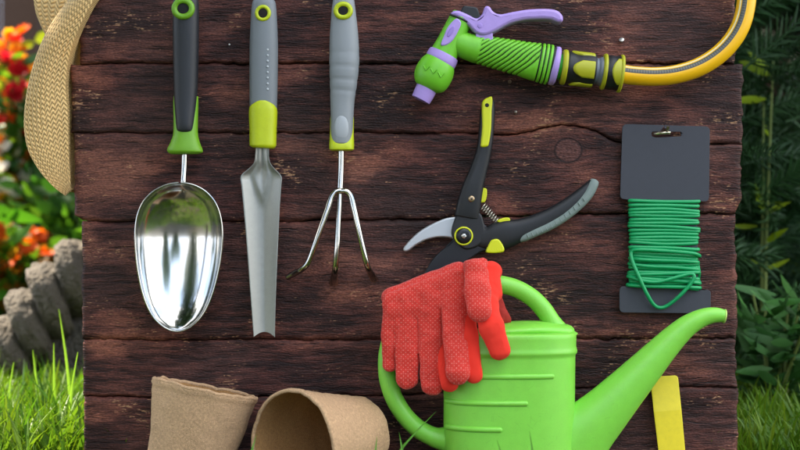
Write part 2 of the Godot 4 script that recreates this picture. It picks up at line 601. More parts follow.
func leaf_mesh(length: float, width: float, bend: float, fold := 0.15, seg := 4) -> ArrayMesh:
	var g := Geo.new()
	var rows := []
	for i in seg + 1:
		var t := float(i) / seg
		var w := width * 0.5 * pow(sin(PI * pow(clampf(t * 0.96 + 0.02, 0.0, 1.0), 0.8)), 0.8)
		var p := Vector3(0, length * t, bend * t * t)
		rows.append(PackedVector3Array([p + Vector3(-w, 0, -w * fold), p, p + Vector3(w, 0, -w * fold)]))
	g.grid(rows)
	return g.mesh()

func blade_clump(n: int, sd: int, spread: float, lean: float) -> ArrayMesh:
	var r := RandomNumberGenerator.new()
	r.seed = sd
	var g := Geo.new()
	g.use_c = true
	for b in n:
		var a := r.randf() * TAU
		var foot := Vector3(cos(r.randf() * TAU), 0, sin(r.randf() * TAU)) * spread * r.randf()
		var hgt := r.randf_range(0.45, 1.0)
		var dir := Vector3(cos(a), 0, sin(a)) * lean * r.randf_range(0.3, 1.2)
		var wd := 0.027 * r.randf_range(0.7, 1.3)
		var sd2 := Vector3(-sin(a + 0.6), 0, cos(a + 0.6))
		var tint := Color(1, 1, 1).lerp(Color(1.25, 1.05, 0.7), r.randf())
		tint *= r.randf_range(0.75, 1.15)
		var first := -1
		for s in 5:
			var t := s / 4.0
			var p := foot + Vector3(0, hgt * (t - 0.18 * lean * t * t), 0) + dir * t * t * hgt
			var w := wd * (1.0 - t * t * 0.95)
			var i0 := g.add(p - sd2 * w, Vector2.ZERO, tint)
			g.add(p + sd2 * w, Vector2.ZERO, tint)
			if first >= 0:
				g.quad(first, first + 1, i0 + 1, i0)
			first = i0
	return g.mesh()

func leafy(hex: String, glow: float, rough := 0.55) -> StandardMaterial3D:
	var m := mat(hex, rough)
	m.vertex_color_use_as_albedo = true
	m.backlight_enabled = true
	m.backlight = Color(glow, glow, glow * 0.9)
	m.metallic_specular = 0.4
	return m

func multi(called: String, mesh: Mesh, m: Material, places: Array, tints: Array, parent: Node) -> MultiMeshInstance3D:
	var mm_ := MultiMesh.new()
	mm_.transform_format = MultiMesh.TRANSFORM_3D
	mm_.use_colors = true
	mm_.mesh = mesh
	mm_.instance_count = places.size()
	var off := place_of(parent)
	for i in places.size():
		var t: Transform3D = places[i]
		t.origin -= off
		mm_.set_instance_transform(i, t)
		mm_.set_instance_color(i, tints[i])
	var o := MultiMeshInstance3D.new()
	o.name = numbered(called) if parent == self else part_name(called, parent)
	o.multimesh = mm_
	o.material_override = m
	parent.add_child(o, true)
	o.set_meta("kind", "stuff")
	return o

func turned(dir: Vector3, roll: float, k: float, at: Vector3) -> Transform3D:
	var y := dir.normalized()
	var x := y.cross(Vector3(0.31, 0.17, 0.93)).normalized()
	var z := x.cross(y)
	var b := Basis(x, y, z) * Basis(Vector3(0, 1, 0), roll)
	return Transform3D(b.scaled_local(Vector3.ONE * k), at)

func build_ground() -> void:
	var soil := mat("2c2817", 0.95)
	bumpy(soil, noise_texture(0.03, 31), 1.5, 3.0)
	var g := Geo.new()
	var rows := []
	for i in 61:
		var row := PackedVector3Array()
		for j in 61:
			var x := -30.0 + 60.0 * i / 60.0; var z := -30.0 + 60.0 * j / 60.0
			row.append(Vector3(x, 0.0, z))
		rows.append(row)
	g.grid(rows)
	var gr := put(g, "ground", soil, self)
	tag(gr, "soil of the garden under the grass", "ground", "", "structure")
	# lawn
	var meshes := [blade_clump(14, 1, 0.35, 0.35), blade_clump(14, 2, 0.35, 0.6), blade_clump(12, 3, 0.4, 0.8)]
	var gm := leafy("67892a", 0.9, 0.42)
	for k in 3:
		var pl := []
		var tn := []
		var spots := [[-1.6, 2.0, -2.6, -0.05, 6500, 0.035, 0.06], [-0.72, -0.25, -0.6, -0.03, 520, 0.045, 0.10], [0.3, 1.2, -0.85, -0.03, 1700, 0.045, 0.085], [-3.4, -1.6, -3.4, 1.2, 3600, 0.04, 0.06], [1.6, 3.4, -3.0, 1.2, 2400, 0.04, 0.06], [-1.5, -0.36, -0.05, 0.24, 500, 0.03, 0.05], [0.36, 1.5, -0.05, 0.24, 500, 0.03, 0.05], [-1.4, 1.6, 0.22, 1.2, 4200, 0.03, 0.045], [-0.6, 0.6, 0.16, 0.3, 260, 0.03, 0.05]]
		for s in spots:
			for i in int(s[4] / 3.0):
				var p := Vector3(rng.randf_range(s[0], s[1]), 0, rng.randf_range(s[2], s[3]))
				var hk := rng.randf_range(s[5], s[6])
				if p.distance_to(Vector3(0, 0, 1.35)) < 0.35: hk *= 0.5
				pl.append(turned(Vector3(rng.randfn() * 0.12, 1, rng.randfn() * 0.12), rng.randf() * TAU, hk, p))
				var c := Color(0.55, 0.8, 0.5).lerp(Color(1.2, 1.08, 0.7), rng.randf())
				tn.append(c)
		var o := multi("grass", meshes[k], gm, pl, tn, self)
		tag(o, ["short fresh green lawn grass round the board", "leaning lawn grass blades round the board", "loose bent lawn grass blades round the board"][k], "grass", "lawn grass", "stuff")

# ---------------------------------------------------------------- tools
var m_steel: StandardMaterial3D
var m_mirror: StandardMaterial3D
var m_satin: StandardMaterial3D
var m_black: StandardMaterial3D
var m_lime: StandardMaterial3D
var m_grey: StandardMaterial3D
var tiny: Texture2D
var mottle: Texture2D

func build_scoop() -> void:
	at_depth(0.03)
	var t := thing("scoop_trowel", "hand scoop with a deep mirror-bright bowl and a black and green handle", "trowel", W(181, 330, 0.0), "hand tools hanging on the board")
	var soft := bumpy(mat("1d2024", 0.5), tiny, 0.01, 90.0)
	var green := used(mat("72a91f", 0.44), 10.0)
	# black grip
	var g := Geo.new()
	sweep(g, rounded(spl([[185.5, 2, 0.028, 12.8, 10], [185.5, 30, 0.028, 13.0, 10.5], [185.5, 60, 0.028, 12.6, 10.5], [185.5, 95, 0.029, 11.6, 10], [185.4, 122, 0.03, 9.6, 10.2], [185.3, 130, 0.03, 8.8, 9.5]], 8), 9.0, 4.0), 32, 2.3)
	put(g, "grip", soft, t)
	# green collar that holds the grip from both sides and flares over the shaft
	g = Geo.new()
	sweep(g, spl([[185.5, 96, 0.0275, 12.4, 7.0], [185.4, 104, 0.0275, 12.5, 7.6], [185.4, 120, 0.028, 12.2, 8.6], [185.3, 134, 0.028, 12.4, 9.6], [185.0, 143, 0.028, 15.0, 10.5], [184.8, 149, 0.028, 17.6, 11.0], [184.7, 152, 0.028, 17.4, 10.6], [184.7, 154, 0.028, 14.0, 8.0]], 6), 32, 2.2)
	put(g, "collar", green, t)
	# hanging eye
	g = Geo.new()
	ring_torus(g, W(184.5, 10, 0.0385), mm(8.6), mm(8.0), mm(3.1), 36)
	var eye := put(g, "hanging_eye", green, t)
	g = Geo.new()
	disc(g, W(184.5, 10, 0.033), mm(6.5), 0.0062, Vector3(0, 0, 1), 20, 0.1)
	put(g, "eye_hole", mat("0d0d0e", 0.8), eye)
	g = Geo.new()
	sweep(g, spl([[184.3, 148, 0.028, 2.9, 2.9], [184.0, 168, 0.029, 2.9, 2.9], [183.5, 184, 0.031, 3.1, 3.1], [183, 193, 0.0255, 4.5, 2.0]], 6), 16)
	put(g, "shaft", m_steel, t)
	# the bowl: [y, half width, centre x, depth]
	var prof := spl([[183.0, 1.5, 182.0, 0.5], [184.0, 9.0, 182.0, 4.0], [187.0, 18.0, 181.8, 9.0], [193.0, 27.5, 181.5, 15.0], [203.0, 36.0, 181.2, 21.0], [218.0, 41.5, 181.0, 25.5], [238.0, 43.2, 181.0, 27.0], [262.0, 41.3, 180.6, 25.5], [286.0, 36.5, 180.0, 22.0], [304.0, 30.5, 179.6, 18.0], [317.0, 23.0, 179.5, 13.0], [325.0, 14.5, 179.5, 8.0], [329.0, 7.0, 179.5, 4.0], [330.3, 1.0, 179.5, 1.0]], 5)
	var inner := []
	var outer := []
	var rim := PackedVector3Array()
	var rim2 := PackedVector3Array()
	for r in prof:
		var a := PackedVector3Array(); var b := PackedVector3Array()
		for j in 41:
			var u := -cos(PI * j / 40.0)
			var dz: float = mm(r[3]) * pow(maxf(1.0 - u * u, 0.0), 0.62)
			a.append(W(r[2] + r[1] * u, r[0], 0.043 - dz))
			b.append(W(r[2] + (r[1] + 0.7) * u, r[0], 0.0424 - dz * 1.03))
		inner.append(a); outer.append(b)
		rim.append(a[0]); rim2.append(a[40])
	g = Geo.new()
	g.grid(inner)
	outer.reverse()
	g.grid(outer)
	put(g, "blade", m_mirror, t)
	rim2.reverse()
	rim.append_array(rim2)
	g = Geo.new()
	tube(g, rim, 0.0009, 8)
	put(g, "rolled_rim", m_steel, t)

func build_transplanter() -> void:
	at_depth(0.022)
	var t := thing("transplanting_trowel", "long narrow satin steel trowel with a forked tip and a grey and lime handle", "trowel", W(263, 337, 0.0), "hand tools hanging on the board")
	var grey := bumpy(mat("777d80", 0.48), tiny, 0.008, 90.0)
	var g := Geo.new()
	sweep(g, rounded(spl([[263.5, 4, 0.018, 12.0, 9.5], [263.5, 16, 0.018, 13.0, 10], [263.4, 45, 0.018, 14.2, 11], [263.2, 75, 0.018, 14.2, 11], [263, 100, 0.018, 13.9, 10.8], [263, 118, 0.018, 13.3, 10]], 7), 9.0, 2.0), 32, 2.25)
	put(g, "grip", grey, t)
	# lime sleeve: rises in front as a round tongue over the grip
	g = Geo.new()
	sweep(g, spl([[263, 101, 0.0185, 6.0, 11.0], [263, 102.5, 0.0185, 10.0, 11.4], [263, 106, 0.0185, 13.0, 11.7], [262.8, 112, 0.0185, 14.2, 11.9], [262.7, 130, 0.0185, 13.6, 11.4], [262.6, 143, 0.0185, 13.4, 11.2], [262.6, 146, 0.0185, 12.9, 10.8], [262.5, 148, 0.0185, 10.5, 9.0]], 6), 32, 2.4)
	put(g, "sleeve", m_lime, t)
	g = Geo.new()
	ring_torus(g, W(263.5, 14, 0.0276), mm(6.2), mm(6.4), mm(1.9), 32)
	var eye := put(g, "hanging_eye", m_lime, t)
	g = Geo.new()
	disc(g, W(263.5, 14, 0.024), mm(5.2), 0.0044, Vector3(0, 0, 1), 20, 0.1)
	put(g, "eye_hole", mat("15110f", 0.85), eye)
	for k in 8:
		g = Geo.new()
		disc(g, W(268.3, 50.5 + 5.6 * k, 0.0283 + 0.0006 * sin(k * 0.45)), mm(1.15), 0.0005, Vector3(0.25, 0, 1), 8, 0.8)
		put(g, "grip_stud", mat("b4babc", 0.5), t)
	# blade: neck, shoulders, long taper; [y, left, right, trough depth, fold sharpness]
	var prof := spl([[144.0, 256.0, 269.5, 5.0], [155.0, 255.5, 269.0, 6.5], [163.0, 254.0, 270.5, 8.0], [169.0, 248.5, 275.0, 9.5], [174.0, 242.5, 280.0, 10.0], [178.5, 240.8, 282.0, 10.0], [184.0, 241.5, 281.5, 9.7], [205.0, 243.6, 280.0, 9.0], [240.0, 246.6, 278.3, 8.2], [280.0, 249.6, 276.6, 7.2], [315.0, 252.2, 275.4, 6.4], [337.0, 253.8, 275.0, 6.0]], 5)
	var inner := []
	var outer := []
	for i in prof.size():
		var r: Array = prof[i]
		var a := PackedVector3Array(); var b := PackedVector3Array()
		for j in 25:
			var u := -1.0 + 2.0 * j / 24.0
			var deep: float = 0.8 * mm(r[3]) * (1.0 - pow(absf(u), 1.5))
			# pressed crease that runs down from the neck as a tongue
			var vee := maxf(0.0, 1.0 - absf(u) * (1.3 + maxf(0.0, (r[0] - 160.0) * 0.028))) * smoothstep(214.0, 172.0, r[0])
			var ridge := mm(5.0) * smoothstep(0.0, 0.5, vee)
			var spine := mm(1.4) * exp(-u * u * 160.0) * smoothstep(200.0, 150.0, r[0])
			var yy: float = r[0]
			if i > prof.size() - 5: yy -= 5.0 * (1.0 - u * u) * (i - (prof.size() - 5)) / 4.0
			var z := 0.0245 - deep + ridge * 0.6 - spine
			a.append(W(lerpf(r[1], r[2], (u + 1.0) / 2.0), yy, z))
			b.append(W(lerpf(r[1] - 0.1, r[2] + 0.1, (u + 1.0) / 2.0), yy, z - 0.0014))
		inner.append(a); outer.append(b)
	g = Geo.new()
	var rows := []
	for i in inner.size():
		var ring: PackedVector3Array = inner[i].duplicate()
		var o: PackedVector3Array = outer[i].duplicate()
		o.reverse()
		ring.append_array(o)
		rows.append(ring)
	g.grid(rows, true)
	var e := rows.size() - 1
	for j in 24:
		var k := g.v.size()
		g.add(inner[e][j]); g.add(inner[e][j + 1]); g.add(outer[e][j + 1]); g.add(outer[e][j])
		g.quad(k, k + 1, k + 2, k + 3)
	g.closed = true
	put(g, "blade", m_satin, t)

func build_cultivator() -> void:
	at_depth(0.022)
	var t := thing("hand_cultivator", "three-pronged chrome hand cultivator with a grey and lime handle", "hand rake", W(336, 285, 0.0), "hand tools hanging on the board")
	var grey := bumpy(mat("8b9092", 0.48), tiny, 0.008, 90.0)
	var g := Geo.new()
	var rows := spl([[343.5, 2, 0.02, 11.0, 9], [343.6, 16, 0.02, 12.6, 10], [344.0, 38, 0.02, 14.4, 11.5], [344.2, 62, 0.02, 15.0, 12.5], [343.4, 82, 0.02, 13.8, 11.6], [342.4, 100, 0.02, 12.2, 10.5], [342.0, 118, 0.02, 11.4, 10.5], [341.6, 134, 0.02, 11.2, 10.8], [341.5, 143, 0.02, 10.4, 10.2]], 9)
	for r in rows:      # finger grooves across the belly of the grip
		for y in [53.0, 67.0, 80.0, 91.0]:
			var d := exp(-pow((r[1] - y) / 1.6, 2.0))
			r[4] -= 0.75 * d
			r[3] -= 0.35 * d
	sweep(g, rounded(rows, 9.0, 3.0), 36, 2.2)
	put(g, "grip", grey, t)
	g = Geo.new()
	sweep(g, spl([[342, 112, 0.0175, 10.5, 5.0], [341.9, 118, 0.0175, 11.8, 6.5], [341.7, 130, 0.0178, 11.9, 8.0], [341.6, 141, 0.0185, 12.3, 9.6], [341.6, 147, 0.0195, 12.4, 10.6], [341.6, 149.4, 0.0195, 12.0, 10.2], [341.6, 150.6, 0.0195, 9.8, 8.4]], 6), 32, 3.2)
	put(g, "collar", m_lime, t)
	g = Geo.new()
	var pad := []
	for i in 19:
		var u := 0.5 - 0.5 * cos(PI * i / 18.0)
		pad.append([341.8, 115.0 + 26.0 * u, 0.0290 - 0.0004 * u, 7.6 * pow(maxf(1.0 - pow(2.0 * u - 1.0, 2.0), 0.002), 0.42) * (0.86 + 0.14 * u), 2.6 * pow(maxf(1.0 - pow(2.0 * u - 1.0, 2.0), 0.002), 0.42)])
	sweep(g, pad, 20)
	put(g, "thumb_pad", mat("a6abad", 0.38), t)
	g = Geo.new()
	ring_torus(g, W(343.5, 12, 0.0300), mm(7.2), mm(6.6), mm(2.6), 32)
	var eye := put(g, "hanging_eye", m_lime, t)
	g = Geo.new()
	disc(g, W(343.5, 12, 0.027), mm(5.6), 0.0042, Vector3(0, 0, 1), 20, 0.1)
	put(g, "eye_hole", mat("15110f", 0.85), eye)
	g = Geo.new()
	sweep(g, spl([[341.2, 146, 0.02, 3.1, 3.1], [340.9, 170, 0.021, 3.1, 3.1], [340.2, 188, 0.023, 3.1, 3.1], [339.8, 196, 0.0235, 3.1, 3.1]], 5), 16)
	put(g, "shaft", m_steel, t)
	var dark := mat("6e6a60", 0.25, 0.95)
	for pr in [
		[[341.5, 191, 0.0265, 3.0], [336.5, 191.5, 0.027, 3.0], [331.5, 198, 0.0285, 3.0], [327.0, 212, 0.031, 3.0], [318.0, 238, 0.034, 2.9], [309.5, 261, 0.033, 2.8], [303.0, 268.5, 0.029, 2.9], [296.0, 272.5, 0.022, 3.2], [287.0, 277.5, 0.011, 2.9]],
		[[340.0, 191, 0.0235, 3.0], [339.6, 205, 0.0255, 3.0], [338.6, 225, 0.029, 3.0], [337.6, 245, 0.031, 3.0], [336.2, 263, 0.030, 3.0], [335.2, 271, 0.026, 3.2], [334.2, 277, 0.018, 3.8], [332.6, 285, 0.005, 5.0]],
		[[341.5, 191, 0.0265, 3.0], [347.0, 191.5, 0.027, 3.0], [351.5, 197, 0.0285, 3.0], [354.5, 209, 0.031, 3.0], [360.0, 234, 0.034, 2.9], [365.5, 258, 0.033, 2.9], [368.0, 267, 0.029, 3.1], [370.5, 273, 0.021, 3.6], [374.5, 281, 0.008, 4.2]]]:
		g = Geo.new()
		var rr := []
		for q in pr: rr.append([q[0], q[1], q[2], q[3], q[3] if q[3] < 3.15 else 2.0])
		sweep(g, rounded(spl(rr, 7), 0.0, 1.5), 14, 2.0, true)
		put(g, "prong", m_steel, t)

func build_gun() -> void:
	at_depth(0.03)
	var z := 0.026
	var t := thing("hose_spray_gun", "lime green and lavender spray gun with a ribbed grip, lying tilted", "spray gun", W(437, 100, 0.0))
	var green := used(mat("74c82c", 0.4), 10.0)
	var lav := used(mat("b699e2", 0.42), 10.0)
	var blk := mat("17181a", 0.45)
	var dgrn := mat("0b1f09", 0.6)
	var g := Geo.new()
	# head, from the nozzle up
	sweep(g, rounded(spl([[420.8, 99.5, z, 9.8, 9.8], [424.0, 93.2, z, 10.4, 10.4], [429, 83.0, z, 10.8, 10.8]], 4), 0.0, 0.0), 28)
	put(g, "nozzle", lav, t)
	g = Geo.new()
	disc(g, W(420.7, 99.7, z), mm(7.2), 0.0004, Vector3(-0.44, -0.89, 0), 24, 0.3)
	put(g, "nozzle_face", mat("8f76bd", 0.5), t)
	g = Geo.new()
	sweep(g, spl([[426.5, 88.5, z, 10.0, 10.0], [428.0, 85.5, z, 15.0, 14.0], [430.8, 80.0, z, 18.3, 17.0], [434.6, 72.0, z, 19.2, 18.0], [438.2, 64.8, z, 17.8, 17.0], [440.6, 60.0, z, 15.2, 15.0]], 6), 32)
	put(g, "bulb", green, t)
	for k in 3:
		g = Geo.new()
		var c := Vector2(426.6 + 7.2 * k, 69.0 + 3.4 * k)
		var pts := PackedVector3Array()
		for q in [[-3.2, -2.2], [-0.8, 2.8], [2.8, -1.0]]:
			var at := Vector2(c.x + q[0], c.y + q[1])
			var off := absf((at - Vector2(434.6, 72.0)).dot(Vector2(0.89, 0.44)))
			var fore := absf((at - Vector2(434.6, 72.0)).dot(Vector2(-0.44, 0.89)))
			pts.append(W(at.x, at.y, z + mm(18.0) * sqrt(1.0 - pow(off / 19.2, 2.0)) - mm(0.018) * fore * fore))
		tube(g, pts, 0.0008, 6)
		put(g, "raised_mark", green, t)
	g = Geo.new()
	sweep(g, spl([[440.0, 61.5, z, 15.6, 15.4], [441.2, 59.4, z, 16.0, 15.8], [443.2, 55.4, z, 15.8, 15.4], [444.2, 53.4, z, 15.2, 15.0]], 4), 32)
	put(g, "ring", lav, t)
	g = Geo.new()
	sweep(g, spl([[443.5, 54.5, z, 14.0, 14.0], [448.5, 44.6, z, 13.0, 13.6], [455.0, 31.5, z, 12.4, 13.0], [461.5, 18.8, z, 12.0, 12.4], [463.6, 14.6, z, 11.0, 11.5]], 6), 28, 2.3)
	put(g, "neck", green, t)
	# lavender side panel with a raised eye
	g = Geo.new()
	plate(g, outline([[447.5, 28.5], [455.5, 20.0], [460.5, 23.5], [459.0, 30.0], [452.5, 41.5], [446.0, 46.5], [440.6, 46.0], [443.5, 37.5]], 5), z + 0.006, z + 0.0142, 1.5)
	put(g, "side_panel", lav, t)
	g = Geo.new()
	plate(g, outline([[450.0, 29.5], [454.0, 28.0], [453.0, 33.0], [448.8, 38.2], [446.6, 36.5]], 5), z + 0.013, z + 0.0150, 1.0)
	put(g, "panel_button", mat("9a7fca", 0.45), t)
	# black valve cap and its chrome lip
	g = Geo.new()
	plate(g, cornered([[463, 6], [477, 8], [481, 19], [474, 24], [458, 17]], 3.0), z - 0.006, z + 0.010, 1.5)
	put(g, "valve_cap", blk, t)
	g = Geo.new()
	sweep(g, [[449.6, 15.2, z + 0.010, 1.2, 1.4], [458, 18.6, z + 0.012, 1.2, 1.4], [467, 23.0, z + 0.011, 1.1, 1.4]], 10)
	put(g, "valve_lip", blk, t)
	# trigger
	g = Geo.new()
	plate(g, outline([[450.5, 16.2], [452.5, 12.2], [459.0, 11.6], [468.5, 15.5], [476.0, 19.0], [481.5, 15.0], [484.8, 7.5], [489.2, 7.5], [493.0, 12.5], [500.0, 15.0], [512.0, 12.8], [528.0, 10.2], [545.0, 9.6], [556.0, 11.2], [561.8, 16.5], [562.0, 22.0], [557.5, 23.4], [549.0, 20.6], [534.0, 20.4], [519.0, 22.0], [506.0, 26.4], [494.5, 32.6], [484.0, 36.4], [475.0, 34.0], [466.5, 25.5], [458.0, 19.6]], 4), z - 0.006, z + 0.012, 3.0, 0.004)
	put(g, "trigger", lav, t)
	g = Geo.new()
	disc(g, W(479.5, 27, z + 0.0118), mm(2.6), 0.0007, Vector3(0, 0, 1), 14, 0.5)
	put(g, "trigger_pin", mat("a287cf", 0.4), t)
	g = Geo.new()
	plate(g, cornered([[476, 32], [492, 31], [493, 42], [475, 41]], 2.0), z - 0.005, z + 0.0095, 1.0)
	put(g, "trigger_foot", lav, t)
	# grip core
	var path := [[452.0, 40.0, z, 9.0, 11.0], [459.0, 42.6, z, 12.0, 12.4], [468.0, 46.0, z, 13.2, 13.0], [480.0, 49.0, z, 14.2, 13.4], [500.0, 53.4, z, 15.6, 14.0], [520.0, 57.8, z, 17.0, 14.6], [536.0, 61.4, z, 18.6, 15.0], [548.0, 63.9, z, 19.6, 15.2], [554.0, 65.2, z, 18.4, 15.0]]
	var rows := spl(path, 6)
	g = Geo.new()
	var core := rows.duplicate(true)
	for r in core:
		if r[0] > 474.0:
			r[3] -= 0.9; r[4] -= 0.9
	sweep(g, core, 32, 2.2)
	put(g, "grip_core", dgrn, t)
	g = Geo.new()
	sweep(g, spl([[450.0, 38.0, z, 8.0, 10.0], [458.0, 42.0, z, 12.2, 12.8], [468.0, 46.0, z, 13.4, 13.3], [476.0, 48.2, z, 14.2, 13.8], [480.0, 49.1, z, 14.0, 13.4]], 5), 32, 2.2)
	put(g, "grip_root", green, t)
	# ribs: bands that wind across the grip, leaning forward to the right, and a chevron of bands at its end
	var n := 30
	for k in 17:
		var strip := []
		for e in 5:
			var line := PackedVector3Array()
			var q: float = [0.0, 0.0, 0.5, 1.0, 1.0][e]
			var lift: float = [-1.4, 0.0, 0.3, 0.0, -1.4][e]
			for j in n + 1:
				var th := -0.35 + (PI + 0.7) * j / n      # from the upper edge over the front to the lower edge
				var v := cos(th)                          # +1 upper edge, -1 lower edge
				var x := 0.0
				if k < 13: x = clampf(463.0 - 10.0 + 5.2 * k + (v + 1.0) * 15.0 + 3.7 * q, 475.0, 538.0)      # slanting ribs
				elif k == 13: x = lerpf(clampf(453.0 + 5.2 * 13 + (v + 1.0) * 15.0, 475.0, 538.0), 538.0, q)      # the plain wedge below their ends
				else: x = 539.6 + 4.1 * (k - 14) + 2.7 * q      # upright ribs beside the collar
				line.append(_on_sweep(rows, x, th, lift))
			strip.append(line)
		g = Geo.new()
		g.grid(strip)
		put(g, "grip_rib", green, t)
	g = Geo.new()
	sweep(g, [[552.2, 64.8, z, 17.5, 15.5], [553.0, 65.0, z, 19.4, 17.0], [555.8, 65.6, z, 19.8, 17.4], [557.6, 66.0, z, 19.0, 16.8], [558.6, 66.2, z, 16.5, 14.5]], 32)
	put(g, "end_collar", lav, t)
	# threaded neck
	rows = []
	for k in 17:
		rows.append([556.0 + 0.7 * k, 65.6 + 0.13 * k, z, 13.0 + 0.7 * sin(k * 1.9), 13.0 + 0.7 * sin(k * 1.9)])
	g = Geo.new()
	sweep(g, rows, 28)
	put(g, "threaded_neck", mat("2f9c1c", 0.45), t)

# a point on the skin of a sweep whose rows run along x, at that x and angle (0 is the upper edge)
func _on_sweep(rows: Array, x: float, th: float, lift: float) -> Vector3:
	for i in rows.size() - 1:
		var a: Array = rows[i]; var b: Array = rows[i + 1]
		if x <= b[0] or i == rows.size() - 2:
			var q := clampf((x - a[0]) / maxf(b[0] - a[0], 1e-6), 0.0, 1.0)
			var y: float = lerpf(a[1], b[1], q); var z: float = lerpf(a[2], b[2], q)
			var ra: float = lerpf(a[3], b[3], q) + lift; var rb: float = lerpf(a[4], b[4], q) + lift
			var c := signf(cos(th)) * pow(absf(cos(th)), 2.0 / 2.2); var s := signf(sin(th)) * pow(absf(sin(th)), 2.0 / 2.2)
			return W(x + 0.2 * ra * c, y - ra * c, z + mm(rb) * s)
	return Vector3.ZERO

func along(x: float, half: float, z: float) -> Array:      # the connector's axis, a little downhill
	return [x, 66.0 + (x - 558.0) * 0.115, z, half, half]

func build_connector() -> void:
	at_depth(0.03)
	var z := 0.026
	var t := thing("hose_connector", "black, yellow and grey quick-fit coupling between spray gun and hose", "hose connector", W(594, 92, 0.0))
	var blk := bumpy(mat("15171a", 0.48), tiny, 0.006, 100.0)
	var yel := mat("b0b01e", 0.45)
	var gry := mat("6f7680", 0.35)
	var g := Geo.new()
	sweep(g, [along(561.5, 15.0, z), along(562.3, 17.2, z), along(565.0, 17.8, z), along(566.6, 17.2, z), along(567.2, 15.0, z)], 36)
	put(g, "flange", yel, t)
	g = Geo.new()
	sweep(g, spl([along(566.0, 15.5, z), along(569.0, 16.4, z), along(575.0, 15.6, z), along(582.0, 16.4, z), along(590.0, 16.8, z), along(594.5, 16.0, z), along(595.5, 14.0, z)], 5), 36)
	put(g, "body", blk, t)
	# yellow petals let into the body, front, above and below
	for a in [[PI * 0.53, 0.0], [PI * 0.04, -2.0], [PI * 1.02, -2.0]]:
		g = Geo.new()
		var strip := []
		for j in 13:
			var row := PackedVector3Array()
			var u := -1.0 + 2.0 * j / 12.0
			for i in 10:
				var q := i / 9.0
				var x0: float = 571.0 + 13.0 * pow(absf(u), 2.2) + a[1]
				var x := lerpf(x0, 593.5, q)
				var th: float = a[0] + u * 0.62
				var edge := -1.5 if (absf(u) > 0.99 or i == 0) else (0.9 if i < 9 else 0.6)
				var rr := 16.2 + edge + 0.3
				var ax := along(x, 0, z)
				row.append(W(x + 0.1 * rr * cos(th), ax[1] - rr * cos(th), z + mm(rr) * sin(th)))
			strip.append(row)
		g.grid(strip)
		put(g, "petal", yel, t)
	g = Geo.new()
	sweep(g, spl([along(594.5, 13.2, z), along(596.0, 13.4, z), along(598.0, 13.0, z), along(600.0, 14.4, z), along(603.0, 14.6, z), along(604.0, 13.5, z)], 4), 32)
	put(g, "sleeve_ring", gry, t)
	g = Geo.new()
	sweep(g, [along(602.2, 15.0, z), along(602.8, 17.6, z), along(604.6, 18.4, z), along(606.0, 17.8, z), along(606.4, 16.0, z)], 36)
	put(g, "nut_flange", yel, t)
	g = Geo.new()
	sweep(g, spl([along(605.8, 16.5, z), along(610.0, 17.4, z), along(615.0, 17.0, z), along(619.5, 17.6, z)], 5), 36)
	put(g, "nut", blk, t)
	g = Geo.new()
	sweep(g, [along(619.0, 16.5, z), along(619.6, 18.8, z), along(621.2, 19.2, z), along(622.6, 18.6, z), along(623.2, 12.0, z)], 36)
	put(g, "nut_lip", yel, t)
	g = Geo.new()
	var strip2 := []
	for j in 13:
		var row := PackedVector3Array()
		var u := -1.0 + 2.0 * j / 12.0
		for i in 8:
			var x := lerpf(609.5 + 9.0 * pow(absf(u), 1.8), 619.4, i / 7.0)
			var th := PI * 0.5 + u * 0.95
			var rr := 17.4 + (-1.5 if (absf(u) > 0.99 or i == 0) else 0.9)
			var ax := along(x, 0, z)
			row.append(W(x + 0.1 * rr * cos(th), ax[1] - rr * cos(th), z + mm(rr) * sin(th)))
		strip2.append(row)
	g.grid(strip2)
	put(g, "nut_petal", yel, t)

